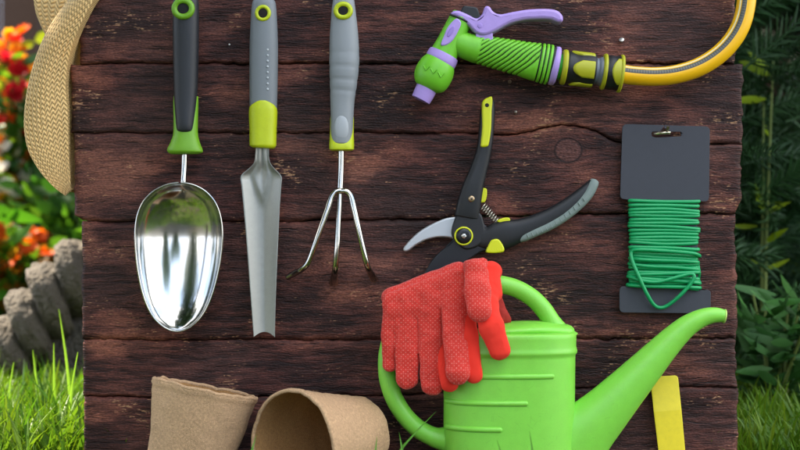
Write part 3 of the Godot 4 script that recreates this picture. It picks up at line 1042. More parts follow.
func build_hose() -> void:
	at_depth(0.026)
	var z := 0.026
	var t := thing("garden_hose", "bright yellow garden hose with a grey stripe, curving up from its coupling", "hose", W(745, 10, 0.0))
	var yel := mat("fbbf10", 0.36)
	yel.clearcoat_enabled = true
	yel.clearcoat = 0.12
	var path := spl([[618, 73.5, z], [634, 75.6, z], [655, 76.6, z], [676, 74.4, z], [698, 67.5, z], [717, 56.0, z], [731, 42.0, z], [740.5, 26.0, z], [745.5, 8.0, z], [747, -12.0, z], [746, -34.0, z], [752, -58.0, z], [772, -76.0, z], [800, -80.0, z - 0.01], [832, -60.0, z - 0.03], [852, -10.0, z - 0.05], [862, 100.0, z - 0.06], [868, 300.0, z - 0.05], [880, 470.0, z - 0.02], [930, 492.0, z + 0.05], [1050, 492.0, z + 0.1]], 8)
	var rows := []
	for p in path: rows.append([p[0], p[1], p[2], 9.4, 9.4])
	var g := Geo.new()
	sweep(g, rows, 28)
	put(g, "tube", yel, t)
	# printed stripe: a thin band let into the wall
	for st in [[0.30, 0.40, 0.28, "55574f", "stripe"], [0.76, 0.13, 0.30, "e9dfae", "pale_line"]]:
		g = Geo.new()
		var strip := []
		for i in rows.size():
			var a := W(rows[maxi(i - 1, 0)][0], rows[maxi(i - 1, 0)][1], rows[maxi(i - 1, 0)][2])
			var b := W(rows[mini(i + 1, rows.size() - 1)][0], rows[mini(i + 1, rows.size() - 1)][1], rows[mini(i + 1, rows.size() - 1)][2])
			var tt := (b - a).normalized()
			var s := Vector3(-tt.y, tt.x, 0.0)
			s = (s - tt * s.dot(tt)).normalized()
			var w := tt.cross(s)
			if w.z < 0.0 and i < 90: w = -w
			var line := PackedVector3Array()
			for k in 5:
				var th: float = st[0] + st[1] * (k - 2) / 2.0 * 0.75 + 0.12
				line.append(W(rows[i][0], rows[i][1], rows[i][2]) + (s * sin(th) + w * cos(th)) * mm(9.4 + st[2] * (1.0 if k > 0 and k < 4 else -0.4)))
			strip.append(line)
		g.grid(strip)
		var m := mat(st[3], 0.45)
		if st[4] == "stripe":
			g.use_uv = true
			var at := 0
			var dist := 0.0
			for i in strip.size():
				if i > 0: dist += strip[i][2].distance_to(strip[i - 1][2])
				for k in 5:
					g.uv[at] = Vector2(dist / 0.0026, k / 4.0)
					at += 1
			var im := Image.create(16, 16, false, Image.FORMAT_RGB8)
			for y in 16:
				for x in 16: im.set_pixel(x, y, Color("6d6b5e") if (x < 5 and y > 2 and y < 13) else Color("4c4e49"))
			m.albedo_color = Color.WHITE
			m.albedo_texture = ImageTexture.create_from_image(im)
		put(g, st[4], m, t)

func build_pruner() -> void:
	at_depth(0.016)
	var t := thing("pruning_shears", "open black and lime bypass pruning shears with a silver hook blade", "pruning shears", W(463, 272, 0.0))
	var blk := bumpy(mat("17191c", 0.48), tiny, 0.006, 110.0)
	var coat := mat("1e2125", 0.4, 0.25)
	var lime := mat("cfd414", 0.42)
	var sage := bumpy(mat("77857f", 0.6), tiny, 0.012, 120.0)
	var silver := mat("c7cacd", 0.42, 0.75)
	var g := Geo.new()
	plate(g, outline([[477.0, 217.0], [452.0, 217.0], [436.0, 222.0], [420.0, 231.0], [409.0, 241.0], [403.6, 248.0], [404.4, 251.4], [409.0, 250.6], [418.0, 244.0], [431.0, 238.5], [446.0, 237.5], [457.0, 240.5], [470.0, 244.0], [480.0, 232.0]], 5), 0.009, 0.0135, 1.6, 0.0015)
	put(g, "hook_blade", silver, t)
	g = Geo.new()
	plate(g, outline([[459.0, 231.0], [450.0, 243.0], [438.0, 253.5], [430.0, 263.0], [424.0, 275.0], [424.5, 280.0], [440.0, 276.0], [455.0, 268.0], [470.0, 259.0], [482.0, 251.5], [492.0, 250.0], [490.0, 232.0], [480.0, 221.0], [468.0, 221.0]], 5), 0.014, 0.0185, 1.4, 0.0012)
	put(g, "cutting_blade", coat, t)
	# upper handle
	g = Geo.new()
	sweep(g, rounded(spl([[488.6, 101.5, 0.016, 6.0, 6.0], [487.6, 112, 0.016, 7.4, 7.0], [486.6, 126, 0.016, 7.6, 7.4], [485.2, 142, 0.016, 7.6, 7.5], [482.5, 156, 0.016, 8.0, 7.5], [477.8, 172, 0.0165, 9.0, 7.5], [473.2, 186, 0.017, 10.4, 7.5], [470.0, 199, 0.017, 11.6, 7.2], [467.8, 210, 0.017, 12.2, 6.5], [466.6, 217, 0.017, 12.2, 5.6]], 7), 3.0, 1.0), 28, 2.8)
	put(g, "upper_handle", blk, t)
	g = Geo.new()
	plate(g, outline([[482.0, 102.5], [486.8, 98.4], [491.8, 98.2], [491.2, 112.0], [490.6, 130.0], [488.6, 143.0], [486.8, 147.0], [480.6, 147.4], [480.4, 142.0], [481.6, 128.0], [481.4, 112.0]], 4), 0.014, 0.0252, 2.0, 0.0022)
	put(g, "lime_inlay", lime, t)
	g = Geo.new()
	disc(g, W(486.4, 106.0, 0.0248), mm(2.0), 0.0008, Vector3(0, 0, 1), 14, 0.3)
	put(g, "lanyard_hole", mat("1c1d12", 0.8), t)
	g = Geo.new()
	disc(g, W(471.0, 199.0, 0.0238), mm(3.2), 0.0014, Vector3(0, 0, 1), 18, 0.6)
	var rivet := put(g, "rivet", mat("b59b7a", 0.3, 0.9), t)
	g = Geo.new()
	disc(g, W(471.0, 199.0, 0.0252), mm(1.1), 0.0006, Vector3(0, 0, 1), 10, 0.6)
	put(g, "rivet_socket", mat("4a3f33", 0.5, 0.6), rivet)
	g = Geo.new()
	plate(g, outline([[480.0, 190.0], [484.4, 188.0], [486.8, 190.0], [486.4, 198.0], [484.0, 202.4], [479.6, 201.0]], 4), 0.010, 0.018, 1.0)
	put(g, "spring_seat", lime, t)
	# lower handle
	g = Geo.new()
	sweep(g, rounded(spl([[478.0, 237.0, 0.015, 10.5, 5.0], [488.0, 238.0, 0.0155, 12.0, 6.4], [497.0, 236.5, 0.016, 14.0, 7.2], [507.0, 234.0, 0.0165, 14.0, 7.6], [518.0, 231.0, 0.0165, 12.0, 7.6], [532.0, 226.0, 0.0165, 10.4, 7.4], [548.0, 218.5, 0.0165, 9.4, 7.2], [563.0, 209.5, 0.0165, 8.6, 7.0], [577.0, 198.5, 0.016, 7.2, 6.6], [588.0, 188.5, 0.0155, 6.0, 6.0], [592.6, 183.6, 0.0155, 5.2, 5.6]], 7), 2.0, 3.0), 28, 2.7)
	put(g, "lower_handle", blk, t)
	# sage rubber along the outside of the lower handle, wrapping round its end
	g = Geo.new()
	sweep(g, rounded(spl([[520.5, 239.8, 0.0155, 2.6, 7.0], [524.0, 237.2, 0.016, 4.4, 8.2], [535.0, 232.2, 0.0165, 4.6, 8.4], [550.0, 225.4, 0.0165, 4.6, 8.4], [565.0, 216.2, 0.0165, 4.6, 8.2], [578.0, 205.4, 0.0163, 4.9, 7.8], [587.5, 194.4, 0.016, 5.4, 7.2], [592.4, 185.5, 0.0157, 5.4, 6.8], [594.0, 182.0, 0.0155, 4.8, 6.2]], 7), 1.5, 3.0), 22, 2.6)
	var rubber := put(g, "rubber_grip", sage, t)
	for k in 13:
		var q := k / 12.0
		var c := Vector2(lerpf(527.0, 583.0, q), 236.0 - 15.5 * q - 20.5 * q * q)
		g = Geo.new()
		var nrm := Vector2(0.45, 0.9)
		tube(g, PackedVector3Array([W(c.x - nrm.x * 2.4, c.y - nrm.y * 2.4, 0.0244), W(c.x + nrm.x * 1.6, c.y + nrm.y * 1.6, 0.0244)]), 0.0006, 6)
		put(g, "grip_ridge", sage, rubber)
	g = Geo.new()
	plate(g, outline([[485.5, 251.5], [489.0, 243.0], [492.0, 239.6], [498.0, 239.4], [502.8, 246.0], [503.4, 251.0], [499.0, 252.6], [491.0, 253.0]], 4), 0.013, 0.0248, 1.4, 0.0016)
	var catch_ := put(g, "safety_catch", lime, t)
	for k in 5:
		g = Geo.new()
		tube(g, PackedVector3Array([W(489.6 + 2.4 * k, 249.0, 0.0246), W(489.8 + 2.4 * k, 252.2, 0.024)]), 0.0005, 6)
		put(g, "catch_rib", lime, catch_)
	g = Geo.new()
	plate(g, outline([[497.0, 221.0], [502.0, 218.2], [508.4, 217.6], [509.6, 221.0], [503.0, 224.0]], 4), 0.011, 0.020, 1.0)
	put(g, "spring_seat", lime, t)
	# neck that holds the pivot
	g = Geo.new()
	plate(g, outline([[452.0, 236.0], [453.5, 222.0], [460.0, 213.0], [478.0, 212.0], [483.6, 222.0], [485.0, 236.0], [478.0, 246.0], [464.0, 249.0]], 5), 0.012, 0.0205, 2.0, 0.0018)
	var pivot := put(g, "pivot_plate", blk, t)
	g = Geo.new()
	disc(g, W(463.4, 236.0, 0.0203), mm(7.8), 0.0026, Vector3(0, 0, 1), 28, 0.5)
	put(g, "pivot_boss", mat("0f1012", 0.3), pivot)
	g = Geo.new()
	ring_torus(g, W(463.4, 236.0, 0.0208), mm(8.4), mm(8.4), mm(1.05), 36)
	put(g, "pivot_ring", lime, pivot)
	g = Geo.new()
	disc(g, W(463.4, 236.0, 0.0228), mm(2.7), 0.0016, Vector3(0, 0, 1), 6, 0.3)
	put(g, "pivot_nut", mat("cfcac0", 0.25, 0.95), pivot)
	# spring
	var pts := PackedVector3Array()
	var a := W(482.5, 206.0, 0.0145)
	var b := W(497.5, 222.5, 0.0155)
	var dir := (b - a).normalized()
	var s := Vector3(-dir.y, dir.x, 0)
	for i in 8 * 14 + 1:
		var q := float(i) / (8 * 14)
		var th := TAU * i / 14.0
		var r := mm(lerpf(4.2, 3.2, q))
		pts.append(a.lerp(b, q) + Vector3(0, 0.0006, 0) * sin(q * PI) + s * r * cos(th) + Vector3(0, 0, 1) * r * sin(th))
	g = Geo.new()
	tube(g, pts, 0.00052, 6)
	put(g, "spring", mat("c9c4b4", 0.3, 0.9), t)

func build_wire_card() -> void:
	at_depth(0.01)
	var t := thing("garden_wire_card", "slate grey card wound with green plastic-coated garden wire", "wire", W(665, 314, 0.0))
	var card := used(mat("3a3c44", 0.58), 9.0)
	var poly := PackedVector2Array()
	# outer shape with a narrow waist, then the hanging slot reached through a hairline cut
	var outer := cornered([[622.5, 124.0], [710.0, 126.5], [709.0, 202.0], [697.0, 201.0], [698.0, 290.0], [711.0, 289.5], [710.6, 313.5], [619.5, 312.5], [619.5, 286.0], [631.5, 287.0], [630.0, 199.5], [620.0, 199.0]], 5.0)
	var slot := [[651.4, 133.0], [652.6, 131.6], [660.0, 131.6], [662.4, 128.6], [666.6, 128.6], [669.0, 131.6], [680.4, 131.8], [682.4, 133.6], [681.4, 136.2], [668.0, 137.0], [656.0, 137.6], [652.0, 136.4]]
	var best := 0
	for i in outer.size():
		if outer[i].distance_to(Vector2(664.5, 124.0)) < outer[best].distance_to(Vector2(664.5, 124.0)): best = i
	# the cut starts in the middle of the top edge
	var top := Vector2(664.4, 125.2)
	var ordered := []
	var n := outer.size()
	var start := 0
	for i in n:
		if outer[i].x < 664.4 and outer[(i + 1) % n].x > 664.4 and outer[i].y < 135.0: start = i + 1
	for i in n: ordered.append(outer[(start + i) % n])
	poly.append(top + Vector2(0.01, 0))
	for p in ordered: poly.append(p)
	poly.append(top - Vector2(0.01, 0))
	# walk the slot the other way round
	for i in slot.size():
		var q: Array = slot[(3 - i + slot.size()) % slot.size()]
		poly.append(Vector2(q[0], q[1]))
	poly.append(Vector2(664.42, 128.6))
	var g := Geo.new()
	plate(g, poly, 0.0085, 0.0099, 0.3, 0.0003)
	put(g, "card", card, t)
	# the wire: one long winding, uneven as wound by hand
	var r := RandomNumberGenerator.new()
	r.seed = 77
	var pts := PackedVector3Array()
	var turns := 25
	var wob := []
	for k in turns + 2: wob.append([r.randf_range(-2.2, 2.2), r.randf_range(-2.2, 2.2), r.randf_range(-1.6, 2.2), r.randf_range(-0.8, 2.4)])
	for k in turns:
		for i in 28:
			var q := (k + i / 28.0) / turns
			var th := TAU * i / 28.0
			var y := 201.0 + 88.0 * q
			var w: Array = wob[k]; var w2: Array = wob[k + 1]
			var f := i / 28.0
			var left: float = lerpf(w[0], w2[0], f); var right: float = lerpf(w[1], w2[1], f)
			if q > 0.55: y += (right - left) * 0.35 * cos(th) + left * 0.3
			var wide: float = 33.6 + lerpf(w[2], w2[2], f) * 0.7
			var c := cos(th)
			y += (right if c > 0.0 else left) * absf(c) + 1.4 * c
			var cx := signf(c) * pow(absf(c), 0.75)
			var fat := 4.2 + 1.6 * maxf(0.0, q - 0.68) * 3.0 + 0.5 * lerpf(w[3], w2[3], f)
			pts.append(W(664.0 + wide * cx, y, 0.0094 + mm(fat) * sin(th)))
	for k in 5:      # a second layer over the lower turns
		for i in 28:
			var th := TAU * i / 28.0
			var c := cos(th)
			var y := 288.0 - 6.5 * k - 6.5 * i / 28.0 + r.randf_range(-0.1, 0.1) + (2.6 * sin(k * 2.3)) * c
			pts.append(W(664.0 + (36.5 - 0.6 * k) * signf(c) * pow(absf(c), 0.75), y, 0.0094 + mm(8.2 + 0.6 * sin(k * 1.7)) * sin(th)))
	# free end: hangs in a loop over the lower card
	var end := spl([[700.0, 256.0, 0.010], [690.0, 253.0, 0.0185], [660.0, 250.5, 0.0190], [638.0, 249.5, 0.0175], [630.8, 251.5, 0.0150], [631.0, 260.0, 0.0165], [637.0, 276.0, 0.0200], [645.0, 293.0, 0.0195], [653.0, 304.5, 0.0155], [661.0, 307.4, 0.0135], [669.0, 303.5, 0.0150], [679.0, 294.0, 0.0195], [688.5, 283.0, 0.0208], [691.8, 276.0, 0.0206], [688.0, 273.4, 0.0203], [676.0, 276.4, 0.0201], [655.0, 281.5, 0.0200], [640.0, 280.0, 0.0190], [630.0, 277.0, 0.014]], 7)
	for p in end: pts.append(W(p[0], p[1], p[2]))
	g = Geo.new()
	tube(g, pts, mm(1.9), 8)
	put(g, "wire_winding", mat("0f9a58", 0.38), t)
	# the hook that it hangs on
	at_depth(0.0)
	var h := thing("hanging_hook", "small brass-coloured bent hook in the slot of the wire card", "hook", W(664, 134, 0.0))
	g = Geo.new()
	tube(g, PackedVector3Array([W(664.5, 131.0, -0.012), W(664.5, 131.0, 0.012), W(664.5, 130.0, 0.0165), W(664.7, 127.6, 0.0175)]), mm(1.5), 10)
	put(g, "pin", mat("a89a7c", 0.3, 0.9), h)
	g = Geo.new()
	sweep(g, [[652.6, 134.4, 0.006, 1.2, 1.2], [657, 133.8, 0.0105, 1.5, 1.2], [663, 133.5, 0.012, 1.6, 1.2], [668, 133.6, 0.012, 1.5, 1.2]], 10)
	put(g, "bent_wire", mat("d8cfb4", 0.25, 0.9), h)

func build_marker() -> void:
	at_depth(0.02)
	var t := thing("plant_label_stake", "plain yellow plastic plant label leaning on the board by the spout", "plant label", W(676, 480, 0.02))
	var g := Geo.new()
	sweep(g, [[666.7, 377.6, 0.0060, 11.0, 0.5], [666.75, 378.4, 0.0061, 12.8, 0.6], [666.9, 380.4, 0.0063, 14.1, 0.65], [667.6, 390, 0.0078, 14.1, 0.65], [669.0, 411.4, 0.0125, 14.0, 0.65], [669.1, 412.4, 0.0128, 14.0, 0.65], [671.6, 440, 0.0150, 13.6, 0.65], [674.2, 470, 0.0175, 13.2, 0.65], [675.6, 486, 0.0188, 12.0, 0.65], [677.0, 506, 0.0204, 2.0, 0.5]], 32, 6.0)
	put(g, "label", used(mat("ecd520", 0.45), 11.0), t)

func build_can() -> void:
	at_depth(0.05)
	var zc := 0.052
	var t := thing("watering_can", "glossy apple green plastic watering can with a long spout and a loop handle", "watering can", W(508, 490, zc))
	var green := used(mat("84d448", 0.36), 6.0)
	green.subsurf_scatter_enabled = true
	green.subsurf_scatter_strength = 0.12
	var g := Geo.new()
	var rows := [[508.3, 491, zc, 60.0, 34.0], [508.3, 489, zc, 63.0, 37.0], [508.3, 480, zc, 64.5, 38.0], [508.4, 440, zc, 65.0, 38.2], [508.8, 400, zc, 65.3, 38.4], [509.0, 356, zc, 65.6, 38.6], [509.0, 353.5, zc, 65.8, 38.8], [509.0, 352, zc, 67.2, 40.0], [509.0, 350, zc, 67.6, 40.4], [509.0, 348, zc, 67.0, 39.8], [509.0, 345, zc, 66.4, 39.2], [509.0, 337, zc, 66.6, 39.4], [509.0, 334, zc, 66.6, 39.4], [509.0, 332.2, zc, 65.8, 38.6], [509.0, 331.5, zc, 64.0, 37.0], [509.0, 331.0, zc, 60.0, 33.0]]
	sweep(g, rows, 72, 2.5)
	put(g, "body", green, t)
	for q in [[372.5, 446.0, 548.0], [398.5, 446.0, 522.0], [424.0, 446.0, 497.0]]:
		g = Geo.new()
		var r := []
		for i in 25:
			var x := lerpf(q[1], q[2], i / 24.0)
			var u := clampf(absf(x - 508.6) / 65.4, 0.0, 1.0)
			r.append([x, q[0], zc + mm(38.4) * pow(1.0 - pow(u, 2.5), 1.0 / 2.5) - 0.0004, 2.7, 2.2])
		sweep(g, rounded(r, 2.5, 2.5), 14)
		put(g, "raised_rib", green, t)
	# half lid, with a low hump where the handle springs
	g = Geo.new()
	sweep(g, spl([[488, 331.5, zc, 6.0, 30.0], [492, 330.5, zc, 7.0, 31.0], [515, 329.0, zc, 8.0, 32.0], [540, 328.5, zc, 8.0, 27.0], [566, 331.0, zc, 7.0, 15.0], [572, 333.0, zc, 4.0, 8.0]], 4), 24)
	put(g, "half_lid", green, t)
	# handle: one loop from the lid over the top and down to the back of the body
	g = Geo.new()
	sweep(g, spl([[561.5, 341, zc, 18.0, 12.0], [556.5, 331, zc, 12.0, 10.0], [551.0, 321.5, zc, 9.4, 9.2], [543.0, 309, zc, 8.9, 8.9], [531.0, 297, zc, 8.8, 8.8], [514.0, 287.6, zc, 8.8, 8.8], [495.0, 283.6, zc, 8.8, 8.8], [470.0, 282.0, zc, 8.7, 8.7], [442.0, 287.0, zc, 8.7, 8.7], [417.0, 301.0, zc, 8.7, 8.7], [399.0, 322.0, zc, 8.7, 8.7], [388.5, 347, zc, 8.7, 8.7], [387.0, 372, zc, 8.8, 8.8], [392.5, 394, zc, 9.0, 9.0], [403.0, 413, zc, 9.0, 9.0], [417.0, 427.5, zc, 9.2, 9.0], [432.0, 436.0, zc, 9.8, 9.6], [442.0, 438.5, zc, 12.0, 11.0], [449.0, 439.0, zc, 17.0, 13.0]], 7), 24)
	put(g, "handle", green, t)
	# spout
	g = Geo.new()
	var sp := spl([[556.0, 452.0, zc, 62.0, 18.0], [566.0, 446.0, zc, 50.0, 19.0], [576.0, 438.0, zc, 38.0, 18.5], [588.0, 427.5, zc, 30.0, 18.0], [603.0, 412.8, zc, 25.6, 17.0], [622.0, 392.6, zc, 21.6, 15.6], [642.0, 371.0, zc, 18.0, 14.0], [660.0, 351.4, zc, 14.8, 12.2], [675.0, 336.0, zc, 12.4, 10.6], [688.0, 325.0, zc, 10.6, 9.4], [702.0, 317.6, zc, 9.0, 8.4], [714.0, 315.0, zc, 7.8, 7.6], [724.0, 316.0, zc, 6.4, 6.6]], 7)
	var rings := sweep(g, sp, 32)
	var spout := put(g, "spout", green, t)
	g = Geo.new()
	var last: PackedVector3Array = rings[-1]
	var ctr := Vector3.ZERO
	for p in last: ctr += p / last.size()
	disc(g, ctr, mm(4.6), 0.0005, Vector3(1, -0.15, 0), 20, 0.2)
	put(g, "spout_mouth", mat("20470f", 0.7), spout)
	g = Geo.new()
	var lip := last.duplicate()
	lip.append(last[0]); 
	tube(g, lip, 0.0008, 8)
	put(g, "spout_lip", mat("b9e06a", 0.35), spout)

func bone(a: Array, b: Array, fl := 2.3) -> Array:
	return [W(a[0], a[1], a[2]), W(b[0], b[1], b[2]), mm(a[3]), mm(b[3]), fl]

func crumple(g: Geo, amount: float, sd: int) -> void:
	var n := noise(55.0, sd, 3)
	var m := noise(220.0, sd + 1, 2)
	for i in g.v.size():
		var p := g.v[i]
		g.v[i] = p + Vector3(n.get_noise_3d(p.x, p.y, p.z), n.get_noise_3d(p.y, p.z, p.x), 1.3 * n.get_noise_3d(p.z + 5.0, p.x, p.y)) * amount + Vector3(0, 0, 1) * m.get_noise_3d(p.x, p.y, p.z) * amount * 0.35

func build_gloves() -> void:
	at_depth(0.075)
	# knitted cloth with a print of small pale dots
	var im := Image.create(64, 64, false, Image.FORMAT_RGB8)
	im.fill(Color("cc2c1d"))
	var bump := Image.create(64, 64, false, Image.FORMAT_L8)
	for y in 64:
		for x in 64:
			var best := 99.0
			for c in [[16, 16], [48, 48], [80, 16], [16, 80], [-16, 48], [48, -16]]:
				best = minf(best, Vector2(x - c[0], (y - c[1]) * 1.0).length())
			if best < 7.0: im.set_pixel(x, y, Color("d88b80"))
			var knit := 0.35 + 0.12 * sin(x * TAU / 8.0) * sin(y * TAU / 8.0)
			bump.set_pixel(x, y, Color.from_hsv(0, 0, clampf(knit + (0.5 if best < 7.0 else 0.0), 0, 1)))
	var dots := mat("ffffff", 0.8)
	dots.albedo_texture = ImageTexture.create_from_image(im)
	bumpy(dots, ImageTexture.create_from_image(bump), 0.03, 175.0)
	dots.uv1_scale = Vector3(235, 250, 235)
	dots.rim_enabled = true
	dots.rim = 0.3
	var plain := mat("ec2e19", 0.85)
	bumpy(plain, tiny, 0.02, 160.0)
	plain.rim_enabled = true
	plain.rim = 0.3
	var g := blob([
		bone([392, 299, 0.060, 11], [459, 274, 0.062, 12], 1.2),
		bone([394, 304, 0.069, 12], [457, 282, 0.072, 13], 2.4), bone([396, 311, 0.071, 11], [458, 299, 0.076, 12], 2.4), bone([459, 284, 0.074, 9], [461, 316, 0.082, 8], 2.4),
		bone([392.5, 302, 0.068, 9.4], [388.6, 336, 0.069, 8.0], 1.7), bone([388.6, 336, 0.069, 8.0], [389.5, 366, 0.068, 6.8], 1.5),
		bone([406, 303, 0.0715, 12.4], [407.4, 345, 0.073, 12.4], 2.7), bone([407.4, 345, 0.073, 12.4], [407.0, 378, 0.0755, 11.6], 2.4),
		bone([429.5, 296, 0.0735, 12.4], [431.4, 345, 0.0765, 12.6], 2.6), bone([431.4, 345, 0.0765, 12.6], [432.2, 383.5, 0.0795, 11.8], 2.4),
		bone([452, 290, 0.0745, 12.2], [454.6, 335, 0.088, 12.4], 2.5), bone([454.6, 335, 0.088, 12.4], [457.0, 370, 0.099, 12.0], 2.3),
		bone([394, 303, 0.040, 12], [455, 285, 0.040, 13], 1.8), bone([405, 318, 0.036, 16], [448, 306, 0.036, 18], 2.0),
		], 0.0012, 0.0008)
	crumple(g, 0.0010, 41)
	var a := put(g, "work_glove", dots, self)
	tag(a, "red work glove with pale printed dots, fingers hanging down over the can's handle", "glove", "pair of red work gloves")
	# its thumb is a part: folded over the front
	g = blob([bone([467.5, 264.5, 0.084, 4.5], [482.5, 262.5, 0.084, 5.0], 1.4), bone([475.6, 273, 0.089, 12.2], [476.0, 290, 0.098, 12.6], 2.6), bone([476, 290, 0.098, 12.6], [477.5, 308, 0.1045, 12.2], 2.5), bone([470, 268, 0.064, 8], [474, 268, 0.084, 8], 1.3)], 0.0015, 0.004)
	crumple(g, 0.0004, 47)
	put(g, "thumb", dots, a)
	g = blob([
		bone([492, 270, 0.070, 8], [494, 294, 0.078, 8.4], 1.6), bone([482, 272, 0.072, 10], [486, 304, 0.086, 12], 1.9), bone([485, 306, 0.0885, 12.2], [490, 326, 0.098, 12], 1.9), bone([490, 326, 0.098, 12], [497.5, 347, 0.099, 11], 1.9),
		bone([466, 290, 0.070, 8], [468, 335, 0.087, 9], 1.9), bone([468, 335, 0.087, 9.4], [472.5, 372, 0.0945, 9.2], 2.0),
		bone([440, 330, 0.068, 11], [449, 382, 0.087, 9.0], 1.9),
		bone([462, 280, 0.062, 13], [492, 272, 0.064, 11], 1.3), bone([466, 296, 0.038, 16], [490, 290, 0.038, 13], 1.9), bone([440, 310, 0.062, 14], [470, 290, 0.066, 14], 2.0)], 0.0016, 0.004)
	crumple(g, 0.0006, 53)
	var b := put(g, "work_glove", plain, self)
	tag(b, "plain red back of the second work glove, tucked behind the dotted one", "glove", "pair of red work gloves")
	g = blob([bone([493, 296, 0.056, 9], [503, 318, 0.060, 7.5], 1.8), bone([503, 318, 0.060, 7.5], [508, 322, 0.058, 5.0], 1.6), bone([488, 280, 0.045, 9], [494, 300, 0.052, 9], 1.8)], 0.0016, 0.004)
	crumple(g, 0.0013, 59)
	put(g, "cuff", mat("9c2216", 0.85), b)

func pot(t: Node3D, c: Vector3, axis: Vector3, rr: float, rb: float, length: float, m: Material, sd: int, min_: Material) -> void:
	axis = axis.normalized()
	var s := axis.cross(Vector3(0.2, 0.1, 0.97)).normalized()
	var w := s.cross(axis)
	var n := noise(1.2, sd, 3)
	var f := noise(9.0, sd + 1, 2)
	for side in 2:
		var rows := []
		for i in 33:
			var q := i / 32.0
			var ring := PackedVector3Array()
			for j in 64:
				var th := TAU * j / 64.0
				var r := lerpf(rr, rb, q)
				r += 0.0016 * n.get_noise_3d(cos(th), sin(th), q * 2.0) + 0.0004 * f.get_noise_3d(cos(th), sin(th), q * 4.0)
				r -= 0.0 if side == 0 else 0.0024
				var lip := 0.0018 * n.get_noise_2d(cos(th) * 2.0 + 7.0, sin(th) * 2.0)
				if q < 0.05: r += 0.0014 * sin(PI * clampf(q / 0.05, 0, 1)) if side == 0 else 0.0
				ring.append(c + axis * (length * q + lip * (1.0 - q) - (0.002 if side == 1 and i == 32 else 0.0)) + (s * cos(th) + w * sin(th)) * r)
			rows.append(ring)
		var g := Geo.new()
		g.grid(rows, true)
		g.fan(rows[-1])
		if side == 0:
			put(g, "wall", m, t)
		else:
			put(g, "inside_wall", min_, t)
		if side == 1:
			var e := Geo.new()
			var edge := PackedVector3Array()
			for j in 66:
				var th := TAU * j / 64.0
				var lip := 0.0018 * n.get_noise_2d(cos(th) * 2.0 + 7.0, sin(th) * 2.0)
				var r := rr - 0.0012 + 0.0016 * n.get_noise_3d(cos(th), sin(th), 0.0) + 0.0006 * f.get_noise_2d(cos(th) * 3.0, sin(th) * 3.0)
				edge.append(c + axis * (lip + 0.0004 + 0.0006 * f.get_noise_2d(sin(th) * 3.0, 4.0 + cos(th) * 3.0)) + (s * cos(th) + w * sin(th)) * r)
			tube(e, edge, 0.0019, 8)
			put(e, "rim", m, t)

func build_pots() -> void:
	var w := 256
	var n := noise(0.09, 61, 4)
	var n2 := noise(0.35, 62, 2)
	var im := n.get_seamless_image(w, w)
	var im2 := n2.get_seamless_image(w, w)
	var col := Image.create(w, w, false, Image.FORMAT_RGB8)
	var r := RandomNumberGenerator.new()
	r.seed = 9
	for y in w:
		for x in w:
			var k := 0.92 + 0.26 * (im.get_pixel(x, y).r - 0.5) + 0.34 * (im2.get_pixel(x, y).r - 0.5)
			col.set_pixel(x, y, Color(0.80 * k, 0.655 * k, 0.505 * k))
	for i in 420:
		var p := Vector2i(r.randi() % w, r.randi() % w)
		var dark := r.randf() < 0.6
		for k in r.randi_range(1, 5):
			var q := Vector2i(posmod(p.x + int(k * cos(i)), w), posmod(p.y + int(k * sin(i)), w))
			col.set_pixelv(q, col.get_pixelv(q) * (0.72 if dark else 1.2))
	var peat := mat("ffffff", 0.95)
	peat.albedo_texture = ImageTexture.create_from_image(col)
	peat.metallic_specular = 0.2
	bumpy(peat, ImageTexture.create_from_image(im2), 0.14, 14.0)
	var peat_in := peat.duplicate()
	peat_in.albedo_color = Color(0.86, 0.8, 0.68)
	at_depth(0.066)
	var a := thing("peat_pot", "brown pressed-fibre pot standing tilted against the board, rim up", "plant pot", W(186, 480, 0.07), "brown fibre plant pots")
	pot(a, W(205, 388.5, 0.062), Vector3(-0.20, -0.97, 0.10), mm(53.0), mm(37.5), 0.098 * S, peat, 71, peat_in)
	at_depth(0.12)
	var b := thing("peat_pot", "brown pressed-fibre pot lying on its side with its hollow mouth facing out", "plant pot", W(330, 480, 0.08), "brown fibre plant pots")
	pot(b, W(292, 446, 0.118), Vector3(0.62, -0.03, -0.78), mm(56.0), mm(42.0), 0.094, peat, 81, peat_in)

